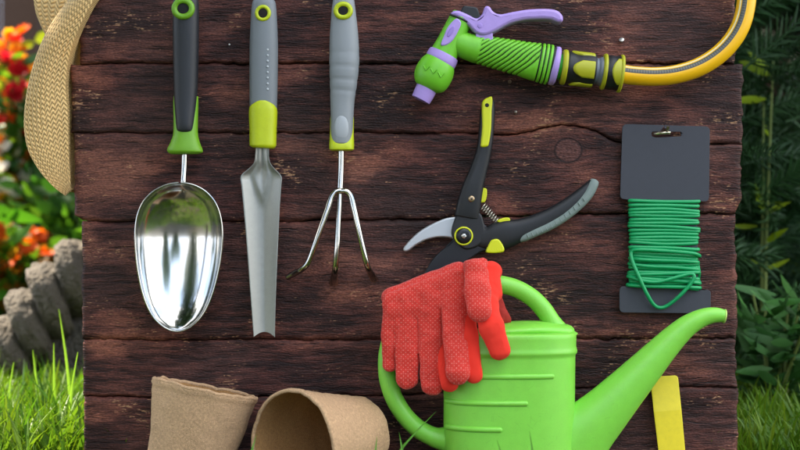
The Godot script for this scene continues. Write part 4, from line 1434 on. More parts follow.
func build_hat() -> void:
	at_depth(0.0)
	var straw := mat("d3b078", 0.75)
	straw.backlight_enabled = true
	straw.backlight = Color(0.25, 0.22, 0.16)
	# woven braid: a herringbone, drawn along each braid
	var w := 64
	var im := Image.create(w, w, false, Image.FORMAT_RGB8)
	var hm := Image.create(w, w, false, Image.FORMAT_L8)
	var r := noise(0.2, 3, 2)
	for y in w:
		for x in w:
			var v := float(y) / w
			var u := float(x) / w
			var lean := u + absf(v - 0.5) * 0.9
			var st := fposmod(lean * 2.0, 1.0)
			var h := sin(PI * st)
			var k := 0.78 + 0.3 * pow(h, 0.6) + 0.12 * r.get_noise_2d(x, y)
			var id := int(floor(lean * 2.0))
			im.set_pixel(x, y, Color(0.92 * k, 0.765 * k, 0.51 * k))
			hm.set_pixel(x, y, Color(h, h, h) * (0.5 + 0.5 * sin(PI * v)))
	straw.albedo_color = Color.WHITE
	straw.albedo_texture = ImageTexture.create_from_image(im)
	straw.heightmap_enabled = true
	straw.heightmap_texture = ImageTexture.create_from_image(hm)
	straw.heightmap_scale = 0.18
	var hat := thing("straw_hat", "pale woven straw sun hat hung on the left end of the board", "hat", W(70, 190, -0.01))
	# the brim between its outer and inner edges, front part then round the back: [outer x, y, z, inner x, y, z, bulge]
	var edge := spl([
		[68.0, 196.0, 0.010, 70.0, 192.0, 0.000, 0.000], [58.0, 187.0, 0.018, 69.5, 178.0, -0.002, 0.002], [45.0, 171.0, 0.022, 68.5, 158.0, 0.000, 0.005], [34.0, 150.0, 0.022, 68.5, 134.0, 0.003, 0.008], [29.8, 126.0, 0.020, 68.5, 110.0, 0.006, 0.010],
		[31.0, 98.0, 0.017, 67.5, 86.0, 0.009, 0.012], [36.0, 70.0, 0.013, 70.5, 64.0, 0.012, 0.012], [42.5, 48.0, 0.010, 77.0, 44.0, 0.016, 0.011], [51.0, 28.0, 0.006, 86.0, 24.0, 0.018, 0.009], [64.0, 6.0, 0.000, 98.0, 2.0, 0.016, 0.008], [82.0, -16.0, -0.010, 114.0, -16.0, 0.008, 0.006], [108.0, -34.0, -0.030, 130.0, -24.0, -0.010, 0.004], [124.0, -40.0, -0.060, 134.0, -22.0, -0.045, 0.000],
		[90.0, -60.0, -0.090, 122.0, -20.0, -0.085, 0.0], [40.0, -56.0, -0.104, 100.0, -10.0, -0.096, 0.004], [10.0, -36.0, -0.104, 84.0, 10.0, -0.094, 0.006], [8.0, -8.0, -0.100, 78.0, 40.0, -0.090, 0.006], [22.0, 24.0, -0.092, 78.0, 76.0, -0.082, 0.004], [42.0, 60.0, -0.080, 80.0, 112.0, -0.070, 0.002], [58.0, 110.0, -0.060, 84.0, 146.0, -0.050, 0.0], [70.0, 166.0, -0.034, 86.0, 172.0, -0.030, 0.0], [68.0, 196.0, 0.010, 70.0, 192.0, 0.000, 0.000]], 10)
	var braids := 9
	var wob := noise(2.0, 91, 2)
	for b in braids:
		var g := Geo.new()
		g.use_uv = true
		var rows := []
		var uvs := []
		var dist := 0.0
		var last := Vector3.ZERO
		for i in edge.size():
			var e: Array = edge[i]
			var row := PackedVector3Array()
			var ur := []
			for k in 6:
				var q := (b + k / 5.0 * 1.08) / braids
				var bend: float = e[6] * sin(PI * clampf(q, 0.0, 1.0))
				var lift := 0.0013 * sin(PI * k / 5.0) + 0.0012 * (1.0 - k / 5.0) + 0.0004 * wob.get_noise_2d(i * 0.9, b * 5.0 + k)
				var p := W(lerpf(e[0], e[3], q), lerpf(e[1], e[4], q), lerpf(e[2], e[5], q) + bend + lift)
				row.append(p)
				if k == 2:
					if i > 0: dist += p.distance_to(last)
					last = p
				ur.append(Vector2(0, k / 5.0))
			for k in 6: ur[k] = Vector2(dist / 0.0100 + b * 0.37, k / 5.0)
			rows.append(row)
			uvs.append(ur)
		g.grid(rows, false, uvs)
		put(g, "braid", straw, hat)
	# crown, behind the board
	var g := Geo.new()
	g.use_uv = true
	var rows := []
	var uvs := []
	var c := W(112, 60, -0.085)
	for k in range(-1, 9):
		var q := maxf(k, 0.0) / 8.0
		var row := PackedVector3Array()
		var ur := []
		for i in edge.size():
			var e: Array = edge[i]
			var p := W(e[3], e[4], e[5] - 0.001 if k < 0 else minf(e[5], -0.027))
			var out := Vector3(0.11, -0.01, -0.05)
			var s := cos(PI / 2 * q)
			row.append(c.lerp(p, s) + out * sin(PI / 2 * q))
			ur.append(Vector2(i * 0.8, q * 9.0))
		rows.append(row)
		uvs.append(ur)
	g.grid(rows, false, uvs)
	put(g, "crown", straw, hat)

# ---------------------------------------------------------------- the garden behind
func bloom_mesh(r: float, petals: int, layers: int, cup: float) -> ArrayMesh:
	var g := Geo.new()
	for l in layers:
		var k := 1.0 - 0.28 * l
		for p in petals:
			var a := TAU * (p + 0.5 * l) / petals
			var d := Vector3(cos(a), 0, sin(a)); var s := Vector3(-sin(a), 0, cos(a))
			var rows := []
			for i in 4:
				var t := i / 3.0
				var w := r * k * (2.6 / petals) * sin(PI * clampf(0.12 + 0.8 * t, 0, 1)) * 1.2
				var c := d * r * k * t + Vector3(0, r * (cup * t * t * (1.0 + 0.5 * l) + 0.12 * l), 0)
				rows.append(PackedVector3Array([c - s * w, c + Vector3(0, -r * 0.06, 0), c + s * w]))
			g.grid(rows)
	return g.mesh()

func plant(called: String, label: String, cat: String, base: Vector3, tall: float, wide: float, leaves: int, lm: Mesh, hexes: Array, glow: float, blooms: Array, bm: Mesh, group := "", seed_ := 1, stems := 9) -> Node3D:
	var r := RandomNumberGenerator.new()
	r.seed = seed_
	var t := thing(called, label, cat, base, group)
	var tips := []
	for i in stems:
		var a := r.randf() * TAU
		var d := sqrt(r.randf()) * wide
		var tip := base + Vector3(cos(a) * d, tall * r.randf_range(0.65, 1.0), sin(a) * d)
		tips.append(tip)
		var foot := base + Vector3(cos(a) * d * 0.15, 0, sin(a) * d * 0.15)
		var mid := foot.lerp(tip, 0.5) + Vector3(-cos(a), 0.3, -sin(a)) * d * 0.15
		var g := Geo.new()
		tube(g, PackedVector3Array([foot, foot.lerp(mid, 0.5), mid, mid.lerp(tip, 0.5), tip]), 0.004, 6, true, 0.4)
		put(g, "stem", mat("5b6a2a", 0.7), t)
	var per := leaves / hexes.size()
	for h in hexes.size():
		var pl := []
		var tn := []
		for i in per:
			var tip: Vector3 = tips[r.randi() % stems]
			var q := pow(r.randf(), 0.6)
			var at := (base + Vector3(0, 0.02, 0)).lerp(tip, q)
			var a := r.randf() * TAU
			at += Vector3(cos(a), r.randf_range(-0.5, 0.5), sin(a)) * wide * 0.38 * r.randf()
			at.y = maxf(at.y, 0.01)
			var dir := Vector3(cos(a), r.randf_range(-0.15, 0.9), sin(a))
			pl.append(turned(dir, r.randf_range(-0.7, 0.7), r.randf_range(0.6, 1.15), at))
			var k := r.randf_range(0.7, 1.2)
			tn.append(Color(k, k * r.randf_range(0.92, 1.08), k * 0.95))
		multi("foliage", lm, leafy(hexes[h], glow), pl, tn, t)
	for s in blooms:      # [count, colour, size]
		var m := mat(s[1], 0.7)
		m.backlight_enabled = true
		m.backlight = Color(s[1])
		for i in s[0]:
			var tip: Vector3 = tips[r.randi() % stems]
			var a := r.randf() * TAU
			var at := base.lerp(tip, r.randf_range(0.72, 1.04)) + Vector3(cos(a), 0.2 * r.randf(), sin(a)) * wide * 0.5 * r.randf()
			var o := MeshInstance3D.new()
			o.name = part_name("bloom", t)
			o.mesh = bm
			o.material_override = m
			o.transform = turned(Vector3(r.randfn() * 0.5, r.randf_range(0.2, 1.0), 0.4 + r.randf() * 0.6), r.randf() * TAU, s[2] * r.randf_range(0.7, 1.2), at - base)
			t.add_child(o, true)
	return t

func twig_mesh(n: int, length: float, needle: float, sd: int) -> ArrayMesh:
	var r := RandomNumberGenerator.new()
	r.seed = sd
	var g := Geo.new()
	tube(g, PackedVector3Array([Vector3.ZERO, Vector3(0, length * 0.5, 0.003), Vector3(0, length, 0)]), 0.0016, 4, false, 0.4)
	for i in n:
		var q := (i + 0.5) / n
		var a := i * 2.4 + r.randf() * 0.4
		var d := Vector3(cos(a), 0.55 + 0.9 * q * q, sin(a) * 0.75).normalized()
		var p := Vector3(0, length * (0.08 + 0.9 * q), 0)
		var s := d.cross(Vector3(sin(a), 0.3, -cos(a))).normalized() * 0.0013
		var e := p + d * needle * r.randf_range(0.75, 1.1) * (1.0 - 0.35 * q)
		var m := p.lerp(e, 0.6)
		var k := g.add(p - s * 0.6); g.add(p + s * 0.6); g.add(m + s); g.add(m - s); g.add(e)
		g.quad(k, k + 1, k + 2, k + 3)
		g.tri(k + 3, k + 2, k + 4)
	g.closed = false
	return g.mesh()

func conifer(label: String, base: Vector3, tall: float, wide: float, count: int, twig: Mesh, sd: int, hex: String) -> void:
	var r := RandomNumberGenerator.new()
	r.seed = sd
	var t := thing("conifer_shrub", label, "shrub", base, "dark needled shrubs beyond the board's right end")
	var bark := mat("2e241c", 0.9)
	var g := Geo.new()
	tube(g, PackedVector3Array([base, base + Vector3(0.03, tall * 0.4, 0.01), base + Vector3(-0.02, tall * 0.75, 0), base + Vector3(0.0, tall * 0.98, 0.02)]), 0.03, 8, true, 0.25)
	put(g, "trunk", bark, t)
	var pl := []
	var tn := []
	var limbs := 46
	for b in limbs:
		var h := tall * (0.04 + 0.93 * (b + r.randf()) / limbs)
		var a := b * 2.4 + r.randf() * 0.5
		var reach := wide * (1.05 - 0.65 * h / tall) * r.randf_range(0.7, 1.1)
		var foot := base + Vector3(0, h, 0)
		var out := Vector3(cos(a), r.randf_range(0.05, 0.35), sin(a))
		var tip := foot + out * reach
		if b % 2 == 0:
			g = Geo.new()
			tube(g, PackedVector3Array([foot, foot.lerp(tip, 0.5) + Vector3(0, -0.02, 0), tip]), 0.008, 5, true, 0.3)
			put(g, "limb", bark, t)
		for i in count / limbs:
			var q := pow(r.randf(), 0.55)
			var p := foot.lerp(tip, q) + Vector3(r.randfn(), r.randfn() * 0.7, r.randfn()) * 0.06 * (0.5 + q)
			var d := out + Vector3(r.randfn() * 0.6, r.randfn() * 0.45, r.randfn() * 0.6)
			pl.append(turned(d, r.randf() * TAU, r.randf_range(0.7, 1.25), p))
			var k := r.randf_range(0.6, 1.25)
			tn.append(Color(k, k, k * r.randf_range(0.9, 1.2)))
	multi("needled_twigs", twig, leafy(hex, 0.15), pl, tn, t)

func shade_tree(label: String, base: Vector3, mid: Vector3, reach: Vector3, leaves: int, sd: int) -> void:
	var r := RandomNumberGenerator.new()
	r.seed = sd
	var t := thing("added_tree", label, "tree", base)
	var bark := mat("4a3d31", 0.9)
	bumpy(bark, tiny, 0.5, 6.0)
	var fork := base.lerp(mid, 0.45)
	var g := Geo.new()
	tube(g, PackedVector3Array([base, base.lerp(fork, 0.4) + Vector3(0.04, 0, 0.02), fork, fork.lerp(mid, 0.8)]), 0.085, 12, true, 0.5)
	put(g, "trunk", bark, t)
	var ends := []
	for i in 26:
		var d := Vector3(r.randfn(), r.randfn(), r.randfn()).normalized() * pow(r.randf(), 0.35)
		var tip := mid + d * reach
		ends.append(tip)
		if i < 14:
			g = Geo.new()
			tube(g, PackedVector3Array([fork, fork.lerp(tip, 0.4) + Vector3(0, 0.12, 0), tip]), 0.035, 7, true, 0.25)
			put(g, "limb", bark, t)
	var pl := []
	var tn := []
	for i in leaves:
		var e: Vector3 = ends[r.randi() % 26]
		var p := e + Vector3(r.randfn(), r.randfn() * 0.8, r.randfn()) * 0.2
		pl.append(turned(Vector3(r.randfn(), r.randf_range(-0.8, 0.5), r.randfn()), r.randf() * TAU, r.randf_range(0.7, 1.2), p))
		var k := r.randf_range(0.75, 1.2)
		tn.append(Color(k, k, k))
	multi("foliage", leaf_mesh(0.10, 0.058, 0.018), leafy("35581c", 0.3), pl, tn, t)

func build_stone() -> void:
	# an ornament of carved stone: a thick twisted rope that climbs out of the grass, on a rough block
	var stone := mat("584f43", 0.92)
	bumpy(stone, noise_texture(0.05, 71, 5), 0.6, 9.0)
	var rope := thing("stone_rope_edging", "weathered carved stone rope curving up behind the grass at the board's left", "garden ornament", Vector3(-0.62, 0, -0.62))
	var g := Geo.new()
	var path := spl([[-0.70, -0.06, -0.62], [-0.655, -0.03, -0.62], [-0.61, 0.012, -0.63], [-0.565, 0.072, -0.64], [-0.528, 0.128, -0.65], [-0.488, 0.178, -0.67], [-0.435, 0.212, -0.70], [-0.37, 0.21, -0.74], [-0.31, 0.17, -0.80], [-0.27, 0.10, -0.86], [-0.25, -0.03, -0.90]], 16)
	var gone := 0.0
	var n := noise(18.0, 5, 3)
	var rows := []
	for i in path.size():
		var p := Vector3(path[i][0], path[i][1], path[i][2])
		var a: Array = path[maxi(i - 1, 0)]; var b: Array = path[mini(i + 1, path.size() - 1)]
		var t := Vector3(b[0] - a[0], b[1] - a[1], b[2] - a[2]).normalized()
		if i > 0: gone += p.distance_to(Vector3(a[0], a[1], a[2]))
		var turn := gone / 0.046 * TAU
		var s := t.cross(Vector3(0, 0, 1)).normalized()
		var w := s.cross(t)
		var ring := PackedVector3Array()
		for j in 40:
			var th := TAU * j / 40.0
			var lobe := pow(absf(sin((th * 2.0 - turn) * 0.5)), 0.8)
			var fine := absf(sin((th * 12.0 - turn * 4.0) * 0.5))
			var r := 0.050 * (0.46 + 0.54 * lobe + 0.13 * fine) * (1.0 + 0.14 * n.get_noise_3d(p.x * 2.0, th, p.z))
			ring.append(p + (s * cos(th) + w * sin(th)) * r)
		rows.append(ring)
	g.grid(rows, true)
	g.fan(rows[0], true); g.fan(rows[-1])
	g.closed = true
	put(g, "twisted_rope", stone, rope)
	var dark := mat("4c463e", 0.9)
	bumpy(dark, noise_texture(0.06, 73, 5), 0.8, 7.0)
	g = Geo.new()
	rows = []
	for i in 22:
		var v := PI * i / 21.0
		var ring := PackedVector3Array()
		for j in 36:
			var th := TAU * j / 36.0
			var d := Vector3(sin(v) * cos(th), cos(v), sin(v) * sin(th))
			var r := 1.0 + 0.28 * n.get_noise_3d(d.x * 0.07, d.y * 0.07, d.z * 0.07)
			ring.append(Vector3(-0.49, 0.035, -0.70) + d * Vector3(0.11, 0.09, 0.06) * r)
		rows.append(ring)
	g.grid(rows, true)
	g.closed = true
	var o := put(g, "rough_stone", dark, self)
	tag(o, "dark rough stone in the grass under the carved stone rope", "stone")

func build_garden() -> void:
	# timber fence that closes the garden
	var fence := thing("timber_fence", "dark brown board fence far behind the flowers", "fence", Vector3(0, 0, -4.2))
	var shades := [mat("3c2618", 0.85), mat("352216", 0.85), mat("432a1b", 0.85)]
	var nb := noise_texture(0.04, 75)
	for m in shades: bumpy(m, nb, 0.2, 4.0)
	var one := []
	for k in 3:
		var g := Geo.new()
		var w := 0.074
		for q in [0]:
			var rows := []
			for y in [0.0, 1.70, 1.705]:
				var i := 0.0 if y < 1.703 else 0.005
				rows.append(PackedVector3Array([Vector3(-w + i, y, -0.012 + i), Vector3(w - i, y, -0.012 + i), Vector3(w - i, y, 0.012 - i), Vector3(-w + i, y, 0.012 - i)]))
			g.grid(rows, true)
			g.fan(rows[-1]); g.fan(rows[0], true)
		g.closed = true
		one.append(g.mesh())
	for i in 116:
		var o := MeshInstance3D.new()
		o.name = part_name("board", fence)
		o.mesh = one[i % 3]
		o.material_override = shades[(i * 7) % 3]
		o.position = Vector3(-9.0 + 0.155 * i, 0, 0.003 * (i % 2))
		fence.add_child(o, true)
	# flower bed on the left
	var leaf := leaf_mesh(0.055, 0.028, 0.012)
	var small := leaf_mesh(0.035, 0.018, 0.008)
	var bm := bloom_mesh(0.017, 8, 2, 0.35)
	var dahlia := bloom_mesh(0.027, 11, 4, 0.45)
	var grp := "flowering plants in the bed on the left"
	plant("flowering_plant", "tall bushy plant with orange, red and yellow flowers, highest in the bed", "flower", Vector3(-0.94, 0, -1.85), 0.67, 0.19, 1100, leaf, ["6a8c20", "9aa82a", "3f6418"], 1.0, [[96, "f06a08", 1.2], [30, "d8321a", 1.1], [110, "f2ae16", 1.1], [50, "efe6c8", 0.9]], bm, grp, 5, 12)
	plant("dahlia_plant", "red dahlia blooming beside the hat's brim", "flower", Vector3(-0.855, 0, -1.70), 0.67, 0.05, 160, leaf, ["35601c"], 0.6, [[4, "c81a2c", 1.1], [2, "d8343c", 0.9]], dahlia, grp, 22, 5)
	plant("flowering_plant", "plant with bright yellow and orange flowers below the hat", "flower", Vector3(-0.80, 0, -1.75), 0.42, 0.13, 700, leaf, ["6f9a1e", "a8b428", "3f6418"], 1.0, [[110, "f4c010", 1.3], [60, "ee8a0a", 1.15], [70, "f0ecd8", 1.1]], bm, grp, 7, 10)
	plant("flowering_plant", "white-flowered plant at the photograph's left edge", "flower", Vector3(-0.96, 0, -1.65), 0.46, 0.12, 500, small, ["8aa83a", "5f8424"], 1.0, [[80, "efeadf", 1.1], [50, "f09a18", 1.1]], bm, grp, 9, 9)
	plant("flowering_plant", "low rust-orange plant between the yellow flowers and the stone rope", "flower", Vector3(-0.86, 0, -1.5), 0.24, 0.14, 520, leaf, ["55801c", "a8741c", "3a5c16"], 1.0, [[34, "d9650c", 1.2], [12, "e8dcc8", 1.1]], bm, grp, 11, 8)
	plant("leafy_plant", "dark leafy filler plant behind the stone rope", "plant", Vector3(-0.66, 0, -1.55), 0.36, 0.15, 800, leaf, ["35601c", "55801f"], 0.9, [], bm, "leafy plants in the bed on the left", 13, 9)
	plant("leafy_plant", "bright green leafy plant beside the flowers, level with the hat's tip", "plant", Vector3(-0.82, 0, -1.38), 0.33, 0.06, 30, leaf_mesh(0.085, 0.03, 0.02), ["4f8a1c"], 0.9, [], bm, "leafy plants in the bed on the left", 15, 4)
	plant("hosta_plant", "broad pale leaves catching the light at the left edge above the grass", "plant", Vector3(-0.83, 0, -0.98), 0.13, 0.06, 16, leaf_mesh(0.15, 0.07, 0.05), ["8fb070"], 0.8, [], bm, "leafy plants in the bed on the left", 17, 4)
	plant("flowering_plant", "orange-flowered bush farther left outside the view", "flower", Vector3(-1.35, 0, -1.8), 0.6, 0.22, 800, leaf, ["3f6a1c", "6c8a22"], 0.7, [[40, "f06a08", 1.0], [20, "e6b018", 0.9]], bm, grp, 19, 12)
	for q in [[-1.3, -3.5, 0.6], [-0.55, -3.3, 0.75], [0.1, -2.6, 1.3], [-2.2, -3.3, 0.9], [-2.9, -2.6, 1.0], [3.0, -2.6, 1.4]]:
		var lab: String = {-1.3: "green shrub behind the tall orange flowers", -0.55: "green shrub behind the board's left half", 0.1: "green shrub behind the middle of the board", -2.9: "green shrub on the lawn, left of all the others", 3.0: "green shrub right of the dark needled ones", -2.2: "green shrub at the far left of the garden"}[q[0]]
		plant("garden_shrub", lab, "shrub", Vector3(q[0], 0, q[1]), q[2], 0.42, 2600, leaf_mesh(0.075, 0.04, 0.015), ["2a4a1a", "44701f"], 0.55, [], bm, "green shrubs before the fence", int(100 + q[0] * 10), 14)
	# dark evergreens on the right
	var tw := twig_mesh(64, 0.12, 0.042, 4)
	conifer("dark needled shrub right behind the board's right end", Vector3(1.12, 0, -1.0), 1.65, 0.46, 3400, tw, 31, "26451f")
	conifer("dark needled shrub at the photograph's right edge", Vector3(1.75, 0, -1.15), 1.75, 0.5, 2200, tw, 32, "223d1e")
	conifer("tall dark needled shrub hidden mostly by the board, enlarged to shade the grass", Vector3(0.22, 0, -1.15), 1.75, 0.5, 2600, tw, 33, "244220")  # moved and widened so it shades the grass on the right
	conifer("dark needled shrub farthest back on the right", Vector3(1.15, 0, -1.85), 2.1, 0.5, 2600, tw, 34, "1f3a1e")
	conifer("dark needled shrub at the far right of the garden", Vector3(1.9, 0, -1.4), 1.9, 0.55, 1700, tw, 35, "233f20")
	plant("sunlit_shrub", "yellow-green sunlit leaves glimpsed in a gap of the dark shrubs", "shrub", Vector3(0.93, 0, -2.35), 0.5, 0.3, 900, leaf, ["8fa81c", "b4bc20"], 1.0, [], bm, "", 41, 10)
	plant("sunlit_shrub", "small yellow-green sunlit shrub close beyond the board's right end", "shrub", Vector3(0.79, 0, -1.62), 0.36, 0.13, 420, leaf, ["8fa81c", "b4bc20"], 1.0, [], bm, "", 42, 7)
	plant("young_shoots", "two fresh yellow-green shoots against the dark needles", "plant", Vector3(0.508, 0.0, -0.55), 0.50, 0.02, 12, leaf_mesh(0.05, 0.012, 0.008), ["93ad1e"], 0.9, [], bm, "", 43, 2)
	plant("fern_leaved_plant", "mid-green plant with pointed fingered leaves above the grass on the right", "plant", Vector3(0.475, 0, -0.36), 0.18, 0.07, 210, leaf_mesh(0.055, 0.0115, 0.012), ["376427", "2b5220"], 0.4, [], bm, "pointed-leaved plants right of the board", 45, 8)
	plant("fern_leaved_plant", "pointed-leaved plant lower and farther right, half in the grass", "plant", Vector3(0.545, 0, -0.42), 0.13, 0.07, 170, leaf_mesh(0.05, 0.011, 0.012), ["2f5a22"], 0.4, [], bm, "pointed-leaved plants right of the board", 47, 7)
	plant("added_hedge", "added unseen green hedge behind the photographer, mirrored dark in the scoop", "hedge", Vector3(-2.1, 0, 3.3), 2.2, 1.5, 5200, leaf_mesh(0.11, 0.06, 0.02), ["2a4420", "35521f"], 0.3, [], bm, "", 51, 40)  # unseen, added to block the low sky and darken the scoop's reflection
	shade_tree("added unseen leafy tree left of the photographer that shades the board", Vector3(-1.75, 0, 0.75), Vector3(-1.15, 1.95, 1.15), Vector3(1.05, 1.25, 1.3), 10500, 61)  # unseen tree, added to cut sky light from the left
	conifer("dark needled shrub added for shade behind the hidden one, out of the photograph's sight", Vector3(0.28, 0, -1.8), 2.0, 0.6, 2600, tw, 36, "22401f")  # added out of view to deepen the shade on the right-hand grass
	shade_tree("added unseen shade tree behind the board whose crown spreads over it, above the picture", Vector3(0.05, 0, -2.2), Vector3(-0.2, 2.35, -1.0), Vector3(1.3, 0.55, 1.1), 16000, 63)  # added above the view to keep sun off the front lawn and right grass
	conifer("small dark needled shrub added for shade close behind the board's right end", Vector3(0.32, 0, -0.72), 1.15, 0.22, 1900, tw, 37, "26451f")  # added, mostly hidden, to thicken the shade over the right grass
	plant("added_shrub", "added unseen dark round shrub behind the photographer on the right", "shrub", Vector3(1.5, 0, 3.4), 1.5, 0.7, 2600, leaf_mesh(0.10, 0.055, 0.02), ["2a4420", "38561f"], 0.3, [], bm, "", 52, 30)  # unseen, added so the scoop mirrors a dark, broken horizon
	plant("added_shrub", "added unseen low wide shrub straight behind the photographer", "shrub", Vector3(0.2, 0, 4.2), 1.0, 0.8, 2400, leaf_mesh(0.10, 0.055, 0.02), ["2d4822", "34501f"], 0.3, [], bm, "", 53, 30)  # also added unseen, to break up the horizon mirrored in the scoop
	# dead leaves
	var dry := mat("c2ac8c", 0.8)
	for q in [[-0.595, 0.075, -0.42, 0.035, "bleached dead leaf caught in the grass left of the board"], [0.006, 0.035, 0.06, 0.03, "brown dead leaf lying between pots and watering can"]]:
		var o := MeshInstance3D.new()
		o.name = numbered("dead_leaf")
		o.mesh = leaf_mesh(q[3], q[3] * 0.6, q[3] * 0.3)
		o.material_override = dry if q[0] < -0.1 else mat("7a4a2c", 0.8)
		o.transform = turned(Vector3(1, 0.35, 0.2), 1.2, 1.0, Vector3(q[0], q[1], q[2]))
		add_child(o)
		tag(o, q[4], "leaf")
	for q in [[59.0, 309.0, 72.0, -0.30, "longest sunlit grass blade before the stone, left of the board"], [54.0, 343.0, 56.0, -0.27, "upright sunlit grass blade left of the longest one"], [33.0, 350.0, 40.0, -0.33, "sunlit grass blade before the foot of the stone rope"], [78.0, 352.0, 70.0, -0.2, "sunlit grass blade touching the board's left end"], [14.0, 362.0, 9.0, -0.3, "sunlit grass blade nearest the photograph's left edge"]]:
		at_depth(q[3])
		var tip := W(q[0], q[1], q[3])
		var foot := Vector3((q[2] - 400.0) * 0.001 * S, 0.0, q[3])
		var g := Geo.new()
		var rows := []
		for i in 9:
			var u := i / 8.0
			var p := foot.lerp(tip, u) + Vector3((foot.x - tip.x) * 0.25 * sin(PI * u), 0, 0.004 * sin(PI * u))
			var w := 0.0019 * (1.0 - pow(u, 2.5)) + 0.0002
			rows.append(PackedVector3Array([p + Vector3(-w, 0, 0.001), p, p + Vector3(w, 0, 0.001)]))
		g.grid(rows)
		var bl := mat("8fb52c", 0.5)
		bl.backlight_enabled = true
		bl.backlight = Color("8fb832")
		var o := put(g, "grass_blade", bl, self)
		tag(o, q[4], "grass blade")
	# single tall blades in front of the board
	for q in [[256.5, 434.0, 0.19, 0.006], [436.5, 411.0, 0.13, 0.026], [529.5, 431.0, 0.17, -0.003], [497.0, 440.0, 0.18, -0.006], [377.0, 436.0, 0.17, 0.002], [399.0, 432.0, 0.14, -0.004]]:
		at_depth(q[2])
		var tip := W(q[0], q[1], q[2])
		var foot := Vector3(tip.x - q[3] * 2.2, 0.0, q[2])
		var g := Geo.new()
		var rows := []
		for i in 7:
			var u := i / 6.0
			var p := foot.lerp(tip, u) + Vector3(-q[3] * 0.4 * sin(PI * u), 0, 0.004 * sin(PI * u))
			var w := 0.0017 * (1.0 - pow(u, 3.0)) + 0.0001
			rows.append(PackedVector3Array([p + Vector3(-w, 0, 0), p + Vector3(0, 0, -0.0005), p + Vector3(w, 0, 0)]))
		g.grid(rows)
		var bl := mat("4f8a22", 0.5)
		bl.backlight_enabled = true
		bl.backlight = Color("6a9a2c")
		var o := put(g, "grass_blade", bl, self)
		var where: String = {256.5: "before the lying pot's mouth", 436.5: "slanting across the can's handle", 529.5: "before the middle of the watering can", 497.0: "before the left part of the watering can", 377.0: "just right of the lying pot", 399.0: "between the lying pot and the can"}[q[0]]
		tag(o, "single tall green grass blade " + where, "grass blade", "tall grass blades in front of the board")

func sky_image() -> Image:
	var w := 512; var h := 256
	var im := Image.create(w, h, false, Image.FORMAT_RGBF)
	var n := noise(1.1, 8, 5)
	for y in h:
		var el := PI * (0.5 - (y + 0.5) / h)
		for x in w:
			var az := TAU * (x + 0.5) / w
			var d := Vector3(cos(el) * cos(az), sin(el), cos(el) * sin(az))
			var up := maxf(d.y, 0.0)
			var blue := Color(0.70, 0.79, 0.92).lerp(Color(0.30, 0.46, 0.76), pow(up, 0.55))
			var c := n.get_noise_3d(d.z, d.y * 1.7, -d.x)  # unseen clouds, turned so their bright bank lights the board from front right
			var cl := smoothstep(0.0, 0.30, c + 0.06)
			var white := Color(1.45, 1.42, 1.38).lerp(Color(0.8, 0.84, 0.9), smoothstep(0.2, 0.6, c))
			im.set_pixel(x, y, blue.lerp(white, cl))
	return im

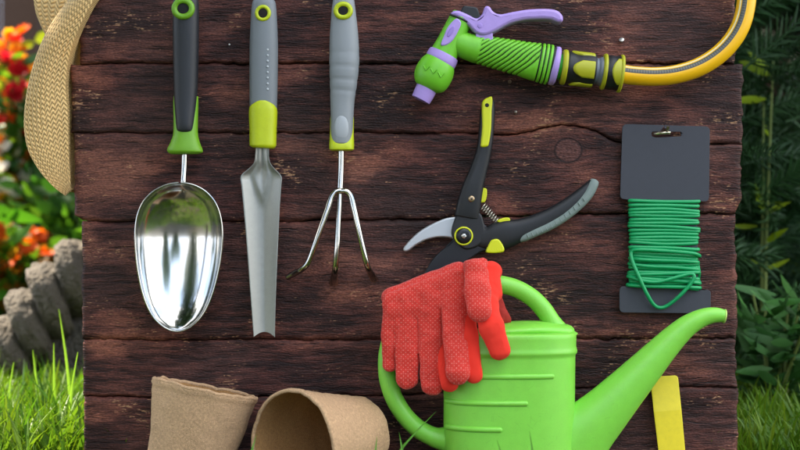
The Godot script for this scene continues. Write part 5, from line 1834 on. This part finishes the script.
func _ready() -> void:
	rng.seed = 12345
	# camera
	var cam := Camera3D.new()
	cam.name = "camera"
	cam.fov = rad_to_deg(2.0 * atan(0.225 / D))
	var att := CameraAttributesPhysical.new()
	att.frustum_focal_length = 12.0 / (0.225 / D)
	att.frustum_focus_distance = D - 0.02
	att.exposure_aperture = 7.1
	att.frustum_near = 0.05
	att.frustum_far = 200.0
	cam.attributes = att
	cam.position = Vector3(0, H, D)
	add_child(cam)
	cam.current = true
	# sky
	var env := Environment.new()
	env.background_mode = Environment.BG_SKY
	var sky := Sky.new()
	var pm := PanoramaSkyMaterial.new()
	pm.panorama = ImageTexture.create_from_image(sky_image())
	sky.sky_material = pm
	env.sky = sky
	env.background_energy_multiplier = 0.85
	env.tonemap_mode = Environment.TONE_MAPPER_LINEAR
	env.tonemap_exposure = 3.9
	env.sdfgi_enabled = true
	env.ssao_enabled = true
	env.ssil_enabled = true
	var we := WorldEnvironment.new()
	we.name = "environment"
	we.environment = env
	add_child(we)
	# sun: behind the board, a little to the left
	var sun := DirectionalLight3D.new()
	sun.name = "sun"
	sun.light_energy = 1.6
	sun.light_color = Color(1.0, 0.95, 0.86)
	sun.light_angular_distance = 0.5
	sun.shadow_enabled = true
	add_child(sun)
	sun.look_at_from_position(Vector3(-0.66, 1.0, -0.52), Vector3.ZERO)
	# shared materials
	tiny = noise_texture(0.2, 99, 2, 128)
	mottle = mottled()
	m_steel = mat("bfbdb6", 0.15, 1.0)
	m_mirror = mat("dcdcda", 0.13, 1.0)
	m_satin = used(mat("a6a7a2", 0.45, 0.85), 12.0)
	m_lime = used(mat("c2d013", 0.44), 10.0)
	build_ground()
	build_board()
	build_garden()
	build_stone()
	build_hat()
	build_scoop()
	build_transplanter()
	build_cultivator()
	build_gun()
	build_connector()
	build_hose()
	build_pruner()
	build_wire_card()
	build_can()
	build_gloves()
	build_pots()
	build_marker()

# faint dust, handling marks and specks: multiplies a material's colour
func mottled() -> Texture2D:
	var w := 512
	var a := noise(0.02, 301, 5).get_seamless_image(w, w)
	var b := noise(0.25, 302, 2).get_seamless_image(w, w)
	var im := Image.create(w, w, false, Image.FORMAT_RGB8)
	for y in w:
		for x in w:
			var k := 0.975 + 0.05 * (a.get_pixel(x, y).r - 0.5) + 0.06 * (b.get_pixel(x, y).r - 0.5)
			im.set_pixel(x, y, Color(k, k, k * 0.995))
	var r := RandomNumberGenerator.new()
	r.seed = 44
	for i in 260:
		var p := Vector2(r.randi() % w, r.randi() % w)
		var d := Vector2.from_angle(r.randf() * TAU)
		var light := r.randf() < 0.5
		for k in r.randi_range(1, 22):
			var q := Vector2i(posmod(int(p.x + d.x * k), w), posmod(int(p.y + d.y * k), w))
			im.set_pixelv(q, im.get_pixelv(q) * (1.05 if light else 0.9))
	return ImageTexture.create_from_image(im)

func used(m: StandardMaterial3D, scale: float, gloss := true) -> StandardMaterial3D:
	m.albedo_texture = mottle
	m.uv1_triplanar = true
	m.uv1_scale = Vector3.ONE * scale
	if gloss:
		m.roughness_texture = mottle
		m.roughness = minf(1.0, m.roughness * 1.1)
	return m
